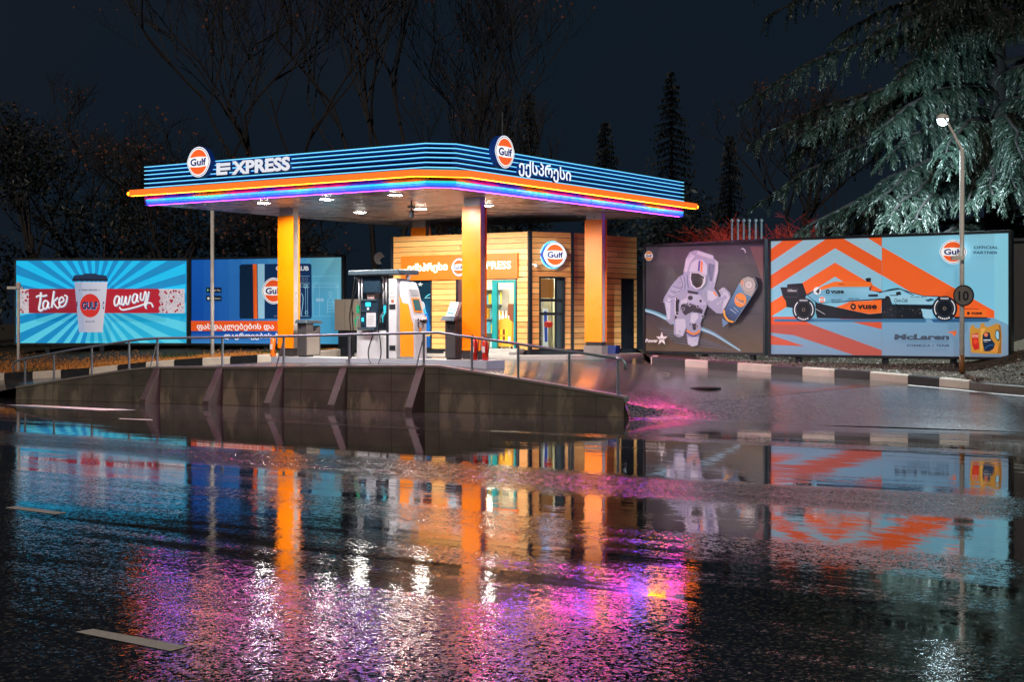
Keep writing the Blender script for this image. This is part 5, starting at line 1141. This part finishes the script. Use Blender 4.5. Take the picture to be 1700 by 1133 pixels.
a.poly([(1480, 640), (1492, 645), (1498, 700), (1496, 818), (1470, 820), (1490, 740)], G3); a.poly([(1370, 660), (1400, 662), (1380, 700), (1378, 800), (1366, 810)], G2)
a.poly([(1462, 675), (1476, 668), (1488, 690), (1486, 740), (1474, 742), (1456, 715)], (60, 66, 72)); a.poly([(1465, 682), (1475, 676), (1483, 694), (1481, 730), (1474, 733), (1461, 712)], (150, 200, 218))
a.poly([(1380, 705), (1400, 685), (1425, 690), (1432, 725), (1458, 760), (1450, 790), (1420, 808), (1392, 806), (1380, 750)], (22, 40, 66)); a.stroke([(1395, 790), (1420, 770), (1450, 765)], 7, (36, 90, 140)); a.ell(1402, 703, 12, 13, (226, 120, 90), 16); a.poly([(1386, 733), (1432, 733), (1432, 739), (1386, 739)], (220, 225, 230)); a.poly([(1388, 746), (1412, 746), (1412, 749), (1388, 749)], (160, 170, 180)); a.poly([(1400, 806), (1440, 806), (1470, 750), (1478, 810)], (222, 140, 60))
a.build('poster', pm, t)

# ------------------------------------------------------------------ street furniture
m_pole = M('pole_paint', (226, 222, 216), .45, noise=.25, nscale=5, bump=.2, bscale=20); m_rust = M('rusty_base', (128, 84, 44), .7, noise=.5, nscale=9, bump=.4, bscale=26)
lp = gp(1597, 619, 34.0); lamp = thing('street_lamp', lp, 'tall grey street lamp on a rusty foot in front of the racing car billboard', 'street lamp')
mb = MB(); mb.tube([lp + Z * .0, lp + Z * .4], [.062, .058], 14); mb.build('lower_post', m_rust, lamp, smooth=True)
top = gp(1599.5, 247, 34.0); lamphead = Vector((10.52, 36.0, 6.98)); mb = MB(); mb.tube([lp + Z * .4, Vector((lp.x, lp.y, top.z))], [.056, .048], 14); mb.build('post', m_pole, lamp, smooth=True)
mb = MB(); mb.tube([Vector((lp.x, lp.y, top.z - .02)), lamphead + Vector((0, -.35, -.12)), lamphead + Vector((0, -.1, 0))], .03, 10); mb.build('arm', m_pole, lamp, smooth=True)
mb = MB(); mb.lathe(lamphead + Z * -.02, [(.16, 0), (.15, .07), (.07, .13)], 16); mb.build('lamp_housing', m_pole, lamp, smooth=True)
m_bulb = M('lamp_glass', (230, 250, 255), .2, em=(215, 245, 255), es=50)
mb = MB(); mb.lathe(lamphead + Z * -.15, [(.02, -.03), (.08, 0), (.12, .05), (.13, .12)], 16); mb.build('lamp_glass', m_bulb, lamp, smooth=True)
l = bpy.data.lights.new('street_lamp_light', 'SPOT'); l.spot_size = math.radians(142); l.spot_blend = .25; l.energy = 3200; l.color = (.78, .95, 1); l.shadow_soft_size = .14
o = bpy.data.objects.new('street_lamp_light', l); C.objects.link(o); o.location = lamphead + Z * -.30; o['kind'] = 'structure'
l = bpy.data.lights.new('street_lamp_light', 'SPOT'); l.energy = 2100; l.color = (.66, .92, 1); l.shadow_soft_size = .14; l.spot_size = math.radians(125); l.spot_blend = .5
o = bpy.data.objects.new('street_lamp_light', l); C.objects.link(o); o.location = lamphead + Vector((0, .22, -.2)); o['kind'] = 'structure'
o.rotation_euler = (-Vector((.22, .9, -.30))).to_track_quat('Z', 'Y').to_euler()
sg_ = thing('speed_sign', lp + Vector((0, -.1, 1.9)), 'round dark speed sign reading 10 seen on the street lamp post', 'road sign')
sc = gp(1600, 491, 33.9); f = Fr((sc.x, sc.y, 0), (1, 0, 0)).rot(-38)
def disc(f, y, r, t, z, K=40): return MB().prism([f.p(r * math.cos(2 * math.pi * k / K), y, z + r * math.sin(2 * math.pi * k / K)) for k in range(K)], f.y * t)
disc(f, -.02, .245, .02, sc.z).build('rim', m_black, sg_); disc(f, -.024, .215, .003, sc.z).build('face', M('sign_face', (118, 116, 112), .5, noise=.1), sg_)
vs, fs = glyphs('10', .02); mb = MB(); mb.v = [tuple(f.p((x - .56) * .30, -.0265, sc.z - .11 + y * .30)) for x, y in vs]; mb.f = [tuple(q) for q in fs]; mb.m = [0] * len(fs); mb.build('number', m_black, sg_)
mb = MB(); mb.box(f, -.02, .02, 0, .05, sc.z - .1, sc.z + .1); mb.build('clamp', m_pole, sg_)
cm = gp(1592, 428, 33.85); mb = MB(); mb.box(Fr(cm), -.17, .12, -.05, .05, -.05, .04); mb.box(Fr(cm), -.03, .03, 0, .12, .04, .1); mb.build('bracket', m_pole, lamp)
def pole(x, yb, yt, Y, r, label, head=False):
    b = gp(x, yb, Y); b.z = HV(b.x, b.y) - .02; tp = gp(x, yt, Y); t = thing('metal_post', b, label, 'post')
    mb = MB(); mb.tube([b, Vector((b.x, b.y, tp.z))], r, 12); mb.build('shaft', m_pole, t, smooth=True)
    mb = MB(); mb.lathe(b, [(r * 1.8, 0), (r * 1.8, .03), (r * 1.2, .05)], 12); mb.build('foot', m_rust, t)
    if head:
        mb = MB(); mb.box(Fr(tp), -.32, -.06, -.05, .05, -.06, .02); mb.box(Fr(tp), .06, .14, -.04, .04, -.06, .0); mb.lathe(tp - Z * .05, [(.07, 0), (.07, .16), (.03, .2)], 12); mb.build('camera_head', m_pole, t)
pole(30.5, 617.6, 477, 43.3, .045, 'white post with a small camera head in front of the coffee billboard', True)
pole(352.5, 588, 338, 42.6, .055, 'plain white metal post rising in front of the blue club billboard')
cb = gp(586, 560, 44.0); f = Fr((cb.x - .55, cb.y, 0), U); t = thing('electrical_cabinet', f.p(.4, .2, 1.1), 'beige metal electrical cabinet behind the fuel dispenser', 'cabinet')
MB().box(f, 0, .85, 0, .5, 1.75, 2.68).build('body', M('cabinet_beige', (150, 138, 124), .5, noise=.08), t, bevel=.01)
mb = MB(); mb.box(f, .1, .75, .05, .45, 1.0, 1.745); mb.build('stand', m_dark, t); mb = MB(); mb.box(f, .70, .74, -.02, -.002, 2.2, 2.3); mb.box(f, .40, .405, -.006, -.002, 1.8, 2.62); mb.build('handle', m_black, t)
q = gp(1016, 584, 40.6); t = thing('blue_bucket', (q.x, q.y, 1.15), 'blue crate standing beside the right column foot', 'crate')
mb = MB(); f = Fr((q.x, q.y, 1.12), U); mb.prism([f.p(-.16, -.1, 0), f.p(.16, -.1, 0), f.p(.2, -.1, .24), f.p(-.2, -.1, .24)], f.y * .24); mb.build('tub', M('crate_blue', (20, 44, 110), .4), t, bevel=.01)
mb = MB(); mb.tube([f.p(-.25, .15, 0), f.p(-.55, .25, .75)], .012, 6); t2 = thing('broom', f.p(-.2, .2, 0), 'thin broom leaning on the shop wall behind the blue crate', 'broom'); mb.build('stick', m_kg, t2)
mb = MB(); mb.box(f, -.32, -.18, .1, .2, 0, .08); mb.build('brush_head', m_dark, t2)
# dish behind the pump
q = gp(630, 429, 46); t = thing('satellite_dish', q, 'small white curved dish on a thin mast above the pump canopy', 'dish'); mb = MB()
f = Fr(q); pts = [f.p(.17 * math.cos(w), 0, .19 * math.sin(w)) for w in [math.radians(d) for d in range(70, 300, 12)]] + [f.p(.0, .02, -.06), f.p(.06, .0, .0), f.p(.15, 0, .05), f.p(.13, 0, .1)]
mb.prism(pts, (0, .05, 0)); mb.build('reflector', m_white, t); mb = MB(); mb.tube([f.p(0, .06, 0), f.p(0, .06, 1.0 - q.z)], .02, 6); mb.build('mast', m_dark, t)
# six upright pipes above the space billboard
for k, x in enumerate((1215, 1225, 1234.5, 1244, 1254.5, 1264)):
    b = gp(x, 404, 41.5); tp = gp(x, 368, 41.5); t = thing('vent_pipe', (b.x, b.y, 1.2), ('%s thin vent pipe from the left in the row behind the space billboard' % ('first', 'second', 'third', 'fourth', 'fifth', 'sixth')[k]), 'vent pipe', 'row of vent pipes behind the billboard')
    mb = MB(); mb.tube([(b.x, b.y, 1.1), (b.x, b.y, tp.z)], .03, 8); mb.build('pipe', m_rail, t, smooth=True); mb = MB(); mb.lathe((b.x, b.y, tp.z), [(.05, 0), (.05, .05), (.02, .08)], 8); mb.build('cap', m_rail, t)
# grey cabin wall to the right of the last billboard
f = Fr((11.95, 35.6, 0), (1, -.25, 0)); t = thing('grey_cabin', f.p(1.5, 1, 1.5), 'dark grey metal cabin standing right of the racing car billboard', 'cabin')
MB().box(f, 0, 3.5, 0, 2.5, 1.2, 3.95).build('wall', M('cabin_grey', (44, 46, 48), .5, .2, noise=.15), t); mb = MB()
for x in (0, .5, 1.7, 2.9): mb.box(f, x, x + .05, -.03, -.002, 1.25, 3.95)
mb.box(f, -.1, 3.6, -.1, 2.6, 3.95, 4.02); mb.build('trim', m_dark, t)

# ------------------------------------------------------------------ plants
m_bark = M('bark', (31, 28, 29), .85, noise=.4, nscale=8, bump=.6, bscale=20)
m_bud = M('dry_seed', (96, 52, 34), .8)
m_leaf = M('dark_leaves', (22, 30, 28), .6, noise=.5, nscale=2)
m_ced = M('cedar_needles', (29, 43, 35), .45, noise=.45, nscale=3)
m_spr = M('spruce_needles', (14, 24, 26), .7, noise=.4, nscale=2)
m_redl = M('twigs_painted_red_light', (190, 50, 34), .7, noise=.4, nscale=3)  # red glow on the shrubs is painted into the twig colour
def grow(mb, bud, p, d, L, r, depth, rr, up=.22, spread=.62):
    pts = [p]; dd = d.copy(); n = 4
    for i in range(n):
        dd = (dd + Vector((rr.uniform(-1, 1), rr.uniform(-1, 1), rr.uniform(-.6, .9))) * .16 + Z * up * .22).normalized(); pts.append(pts[-1] + dd * L / n)
    mb.tube(pts, [r * (1 - .35 * i / n) for i in range(n + 1)], 6 if depth > 4 else (4 if depth > 2 else 3), cap=False)
    if depth == 0:
        if bud is not None and rr.random() < .13:
            q = pts[-1]; s = rr.uniform(.03, .06); bud.quad(q, q + Vector((s, 0, -s)), q + Vector((0, 0, -2 * s)), q + Vector((-s, 0, -s)))
        return
    k = 3 if depth > 1 else 4
    for j in range(k):
        t = rr.uniform(.45, 1) if j else 1; i = min(n - 1, int(t * n)); q = pts[i].lerp(pts[i + 1], t * n - i) if t < 1 else pts[-1]
        s = Vector((rr.uniform(-1, 1), rr.uniform(-1, 1), rr.uniform(-.25, .6))).normalized(); nd = (dd * (1 - spread * .5) + s * spread + Z * up * .5).normalized()
        grow(mb, bud, q, nd, L * rr.uniform(.62, .82), r * .62 if j else r * .72, depth - 1, rr, up, spread)
def bare_tree(x, y, base_z, h, r, seed, label, name='bare_tree', group='bare trees behind the station', depth=6, stems=1, mat=None, up=.22, spread=.62, buds=True):
    rr = random.Random(seed); b = Vector((x, y, base_z)); t = thing(name, b, label, 'tree', group); mb = MB(); bud = MB(); tops = []
    for s in range(stems):
        p = b + Vector((rr.uniform(-.2, .2), rr.uniform(-.2, .2), 0)) * stems; d = Vector((rr.uniform(-.15, .15) * stems, rr.uniform(-.1, .1) * stems, 1)).normalized(); pts = [p]
        for i in range(5): d = (d + Vector((rr.uniform(-1, 1), rr.uniform(-1, 1), 0)) * .06).normalized(); pts.append(pts[-1] + d * h * .06)
        mb.tube(pts, [r * (1 - .07 * i) for i in range(6)], 8); tops.append((pts, d))
    mb.build('trunk', mat or m_bark, t, smooth=True); mb = MB()
    for pts, d in tops:
        for j in range(4 if stems == 1 else 2):
            s = Vector((rr.uniform(-1, 1), rr.uniform(-1, 1), .5)).normalized(); grow(mb, bud, pts[-1 - (j % 3)], (d * .8 + s * spread).normalized(), h * .27, r * .62, depth - 1, rr, up, spread)
    n0 = len(mb.v)
    if buds: mb.v += bud.v; mb.f += [tuple(n0 + i for i in f) for f in bud.f]; mb.m += [1] * len(bud.f)
    mb.build('crown', [mat or m_bark, m_bud], t)
    
bare_tree(-8.2, 50, 1.2, 15.5, .11, 21, 'tall bare tree with spreading twigs behind the left half of the canopy', stems=2)
bare_tree(-4.6, 49, 1.2, 16.5, .12, 33, 'tall bare tree with pale mottled trunk behind the fuel pump', stems=2, up=.35)
bare_tree(-1.2, 54, 1.3, 14, .10, 5, 'bare tree rising behind the shop roof, right of the mottled trunk', up=.35)
bare_tree(-16.5, 58, 1.0, 10.5, .11, 8, 'dark broad bare tree behind the coffee billboard', depth=6, spread=.8)
bare_tree(-11.5, 49.5, 1.1, 8.5, .09, 44, 'low bare tree with pale twigs between the two left billboards', spread=.85, up=.05)
bare_tree(-6.6, 47.6, 1.2, 6.6, .09, 45, 'low bare tree with lit twigs under the canopy edge above the club billboard', spread=.9, up=.0)
bare_tree(12.5, 62, 1.6, 11, .13, 9, 'bare tree behind the red-tinted shrubs left of the cedar', spread=.7)
bare_tree(-.6, 68, 1.5, 12.5, .14, 19, 'faint bare tree far behind the right canopy emblem', up=.3, depth=5)
for i, (x, y, h, s, lab) in enumerate(((6.6, 46.5, 4.4, 61, 'low leafless shrub with red light painted on beside the end of the orange light band'), (8.6, 45.5, 4.2, 62, 'dim shrub with painted red light directly behind the space billboard'), (10.6, 46, 4.0, 63, 'dim shrub with painted red light behind the joint of the two right billboards'))):
    bare_tree(x, y, 1.3, h, .06, s, lab, 'painted_glow_shrub', 'shrubs with painted red light behind the right billboards', 6, 3, m_redl, .0, 1.0, False)
def leafy(name, label, group, x, y, bz, blobs, n, leaf, mat, seed, th=2.5, tr=.16):
    rr = random.Random(seed); t = thing(name, (x, y, bz), label, 'tree' if 'tree' in name or name == 'spruce' else 'shrub', group)
    mb = MB(); mb.tube([(x, y, bz - .1), (x + .1, y, bz + th * .5), (x, y, bz + th)], [tr, tr * .8, tr * .5], 8)
    for (cx, cy, cz, rx_, ry_, rz_) in blobs[:6]: mb.tube([(x, y, bz + th * .7), (x + cx * .5, y + cy * .5, bz + (th + cz) * .5), (x + cx, y + cy, bz + cz)], [tr * .5, tr * .3, tr * .1], 5)
    mb.build('trunk', m_bark, t); mb = MB()
    for (cx, cy, cz, rx_, ry_, rz_) in blobs:
        for i in range(n):
            d = Vector((rr.gauss(0, 1), rr.gauss(0, 1), rr.gauss(0, 1))).normalized() * rr.uniform(.55, 1.06); c = Vector((x + cx + d.x * rx_, y + cy + d.y * ry_, bz + cz + d.z * rz_))
            a_ = Vector((rr.uniform(-1, 1), rr.uniform(-1, 1), rr.uniform(-1, 1))).normalized(); b_ = a_.cross(Vector((rr.uniform(-1, 1), rr.uniform(-1, 1), rr.uniform(-1, 1)))).normalized(); s = leaf * rr.uniform(.6, 1.4)
            mb.quad(c, c + a_ * s + b_ * s * .4, c + a_ * s * 2, c + a_ * s - b_ * s * .4)
    mb.build('crown', mat, t)
def blobs(rr, n, w, h, r): return [(rr.uniform(-w, w), rr.uniform(-w, w) * .6, rr.uniform(h * .3, h), r * rr.uniform(.7, 1.2), r * rr.uniform(.7, 1.1), r * rr.uniform(.6, 1)) for _ in range(n)]
for i, (x, y, w, h, r, lab) in enumerate(((-17.6, 54, 1.4, 8.4, 1.3, 'dark round topped evergreen at the far left above the coffee billboard'), (-15.2, 55, 2.0, 6.8, 1.5, 'dark bushy evergreen just right of the round topped one'), (-19.6, 50, 1.5, 5.2, 1.5, 'dark leafy bush at the left edge beside the coffee billboard'), (-12.4, 53, 2.0, 5.8, 1.3, 'dark low bush behind the right end of the coffee billboard'), (-23, 56, 2.2, 7.6, 1.6, 'dark leafy tree cut by the left edge'), (-8.8, 53, 1.8, 4.6, 1.2, 'dark undergrowth bush behind the club billboard'), (-1.5, 50, 2.0, 3.9, 1.1, 'dark hedge bush behind the shop'), (5.2, 49, 1.6, 4.4, 1.2, 'dark bush behind the right end of the shop'))):
    leafy('evergreen_tree' if h > 6 else 'evergreen_shrub', lab, 'dark evergreens behind the billboards', x, y, 1.0, blobs(random.Random(80 + i), 9, w, h, r), 420, .10, m_leaf, 90 + i, h * .5)
def spruce(x, y, h, w, seed, label):
    rr = random.Random(seed); bz = 1.5; t = thing('spruce', (x, y, bz), label, 'tree', 'distant spruces behind the station')
    MB().tube([(x, y, bz - .2), (x, y, bz + h)], [.2, .02], 8).build('trunk', m_bark, t); mb = MB(); z = h * .12
    while z < h:
        r = w * (1 - z / h) ** .85 + .08
        for k in range(9):
            a_ = rr.uniform(0, 6.283); L = r * rr.uniform(.6, 1.15); d = Vector((math.cos(a_), math.sin(a_), 0)); s = Vector((-d.y, d.x, 0))
            p0 = Vector((x, y, bz + z)); n = 5
            for j in range(n):
                q = j / n; c = p0 + d * L * q + Z * (-.28 * L * q + .06); ww = (1 - q) * .22 * L + .07
                for sg in (-1, 1): e = c + s * sg * ww * rr.uniform(.7, 1.3) - Z * rr.uniform(.05, .3) + d * .12; mb.quad(c, c + d * .14, e)
        z += h * .017 + .08
    mb.build('crown', m_spr, t)
for (px_, py_, Y, w, s, lab) in ((842, 160, 78, 1.6, 1, 'slim distant spruce, left one of the pair behind the right emblem'), (880, 155, 76, 2.2, 2, 'pointed distant spruce, right one of the pair behind the right emblem'), (1005, 198, 74, 2.8, 3, 'lower broad spruce between the canopy and the tallest spruce'), (1115, 112, 72, 3.2, 4, 'tallest distant spruce above the right end of the canopy'), (1212, 225, 76, 2.2, 5, 'short dark spruce between the tallest spruce and the cedar')):
    q = gp(px_, py_, Y); spruce(q.x, q.y, q.z - 1.5, w, s, lab)
# cedar: long arching limbs with hanging sprays
def cedar():
    rr = random.Random(17); X0, Y0, bz = 14.2, 43.2, 1.7; t = thing('cedar_tree', (X0, Y0, bz), 'huge drooping cedar lit blue white by the street lamp behind the right billboard', 'tree')
    mb = MB(); mb.tube([(X0, Y0, bz - .4), (X0 + .1, Y0, 6), (X0 - .1, Y0 + .2, 12), (X0, Y0, 19)], [.5, .42, .28, .08], 12); mb.build('trunk', m_bark, t, smooth=True)
    limb = MB(); leaf = MB()
    def spray(p, d, L, w):
        # a hanging spray: short twig with finger-like needle tufts
        n = max(3, int(L / .085)); side = Vector((-d.y, d.x, 0)); q = p.copy(); dd = (d * .8 + Z * .1).normalized()
        for j in range(n):
            dd = (dd + Z * -.27 + Vector((rr.uniform(-.12, .12), rr.uniform(-.12, .12), 0))).normalized(); q2 = q + dd * L / n
            for sg in (-1, 1, 0):
                e = (side * sg * rr.uniform(.5, 1.0) + dd * .9 + Z * rr.uniform(-.75, .05) + Vector((rr.uniform(-.3, .3), rr.uniform(-.3, .3), 0))).normalized() * w * rr.uniform(.7, 1.25) * (1.15 - .5 * j / n)
                wd = e.cross(Vector((rr.uniform(-1, 1), rr.uniform(-1, 1), rr.uniform(-1, 1)))).normalized() * .014
                leaf.quad(q, q + e * .45 + wd, q + e, q + e * .45 - wd)
                m_ = q + e * .5; wd2 = e.cross(wd).normalized() * .014; leaf.quad(q, q + e * .45 + wd2, q + e, q + e * .45 - wd2)
            q = q2
    limbs = []
    for k in range(96):
        z = rr.uniform(3.8, 17.5); a_ = rr.uniform(math.radians(165), math.radians(378)); limbs.append((z, a_, (8.6 - .30 * z) * rr.uniform(.7, 1.1)))
    # the limbs the photo shows reaching left and forward
    limbs += [(7.6, math.radians(182), 6.9), (8.6, math.radians(188), 7.2), (10.2, math.radians(190), 7.6), (11.8, math.radians(196), 7.2), (5.8, math.radians(200), 7.4), (6.5, math.radians(222), 5.6), (6.8, math.radians(240), 5.6), (7.0, math.radians(256), 5.6), (6.6, math.radians(272), 5.4), (7.2, math.radians(288), 5.4), (6.9, math.radians(302), 5.2), (13.6, math.radians(186), 7.0), (15.4, math.radians(192), 6.2), (6.2, math.radians(232), 6.2), (6.3, math.radians(250), 5.6), (6.3, math.radians(264), 5.4), (6.6, math.radians(280), 6.0)]
    for (z, a_, L) in limbs:
        d = Vector((math.cos(a_), math.sin(a_), 0)); n = 12; pts = []; q = Vector((X0, Y0, z))
        rise = rr.uniform(.02, .22)
        for i in range(n + 1):
            s = i / n; pts.append(Vector((X0, Y0, z)) + d * L * s + Z * (rise * L * s - .36 * L * s ** 2.4) + Vector((rr.uniform(-.07, .07), rr.uniform(-.07, .07), 0)) * s * 2)
        limb.tube(pts, [.10 * (1 - .85 * i / n) + .012 for i in range(n + 1)], 5, cap=False)
        side = Vector((-d.y, d.x, 0))
        dense = 1.0 if z < 9 and math.sin(a_) < .1 else .62
        for i in range(2, n + 1):
            for k in range(int(5 * dense + rr.random())):
                for sg in (-1, 1):
                    s_ = rr.random(); p = pts[i - 1].lerp(pts[i], s_); Lb = (.5 + 1.1 * (i / n) * (1.15 - i / n) * 1.9) * rr.uniform(.55, 1.15)
                    db = (side * sg * rr.uniform(.5, 1) + d * rr.uniform(.1, .9)).normalized(); spray(p, db, Lb, .17)
        spray(pts[-1], d, .6, .16)
    limb.build('limbs', m_bark, t); leaf.build('crown', m_ced, t); return len(leaf.f)
NL = cedar(); print('cedar faces', NL)
# power lines far left
t = thing('overhead_wires', (-30, 60, 12), 'three thin sagging power lines crossing the sky at the upper left', 'power line')
for k in range(3):
    y0, y1 = 212 + 28 * k - 60, 268 + 10 * k; p0, p1 = gp(-80, y0 + 30, 62), gp(330, y1, 80); mb = MB()
    mb.tube([p0.lerp(p1, i / 10) - Z * (.8 * (1 - (2 * i / 10 - 1) ** 2)) for i in range(11)], .012, 4); mb.build('wire', m_dark, t)

# grass and gravel on the verges
rr = random.Random(2); m_grass = M('painted_light_grass', (205, 132, 60), .85, noise=.6, nscale=1.5); m_grs2 = M('green_grass', (56, 78, 34), .85, noise=.4)  # orange street light is painted into the first grass colour
mb = MB()
for i in range(14000):
    x = rr.uniform(-18, -5.2); y0 = interp(BL, x) + .2; y = y0 + abs(rr.gauss(0, 1.3)); z = HV(x, y); h = rr.uniform(.02, .065); a_ = rr.uniform(0, 3.14); w = .012
    gr = 1 if (math.sin(x * 1.7) + math.sin(x * .6 + y) + rr.uniform(-.7, .7)) > .75 else 0
    c_, s_ = math.cos(a_) * w, math.sin(a_) * w; mb.quad((x - c_, y - s_, z), (x + c_, y + s_, z), (x + rr.uniform(-.05, .05), y + rr.uniform(-.05, .05), z + h * (1.3 if gr else 1)), mi=gr)
g = mb.build('grass', [m_grass, m_grs2]); g['kind'] = 'stuff'
m_gr = M('pale_gravel', (150, 142, 134), .7, noise=.5, nscale=30); m_gr2 = M('dark_rubble', (70, 62, 54), .8, noise=.5, nscale=20)
mb = MB()
for i in range(7000):
    x = rr.uniform(5.0, 15.5); y0 = interp(BL, x) + .2; far = rr.random() < .6
    y = y0 + rr.uniform(0, 3.4) if far else y0 + rr.uniform(0, 1.6)
    if x < 11 and y > 41: continue
    z = HV(x, y); s = rr.uniform(.012, .035) * (1.7 if x > 10.9 and rr.random() < .15 else 1); n = len(mb.v)
    for k in range(5): mb.v.append((x + rr.uniform(-s, s), y + rr.uniform(-s, s), z + (s if k < 2 else -.01) * rr.uniform(.3, 1)))
    mi = 1 if (x > 10.7 and rr.random() < .75) else 0
    for f_ in ((0, 1, 2), (0, 2, 3), (0, 3, 4), (0, 4, 1), (1, 3, 2)): mb.f.append(tuple(n + q for q in f_)); mb.m.append(mi)
g = mb.build('gravel', [m_gr, m_gr2]); g['kind'] = 'stuff'
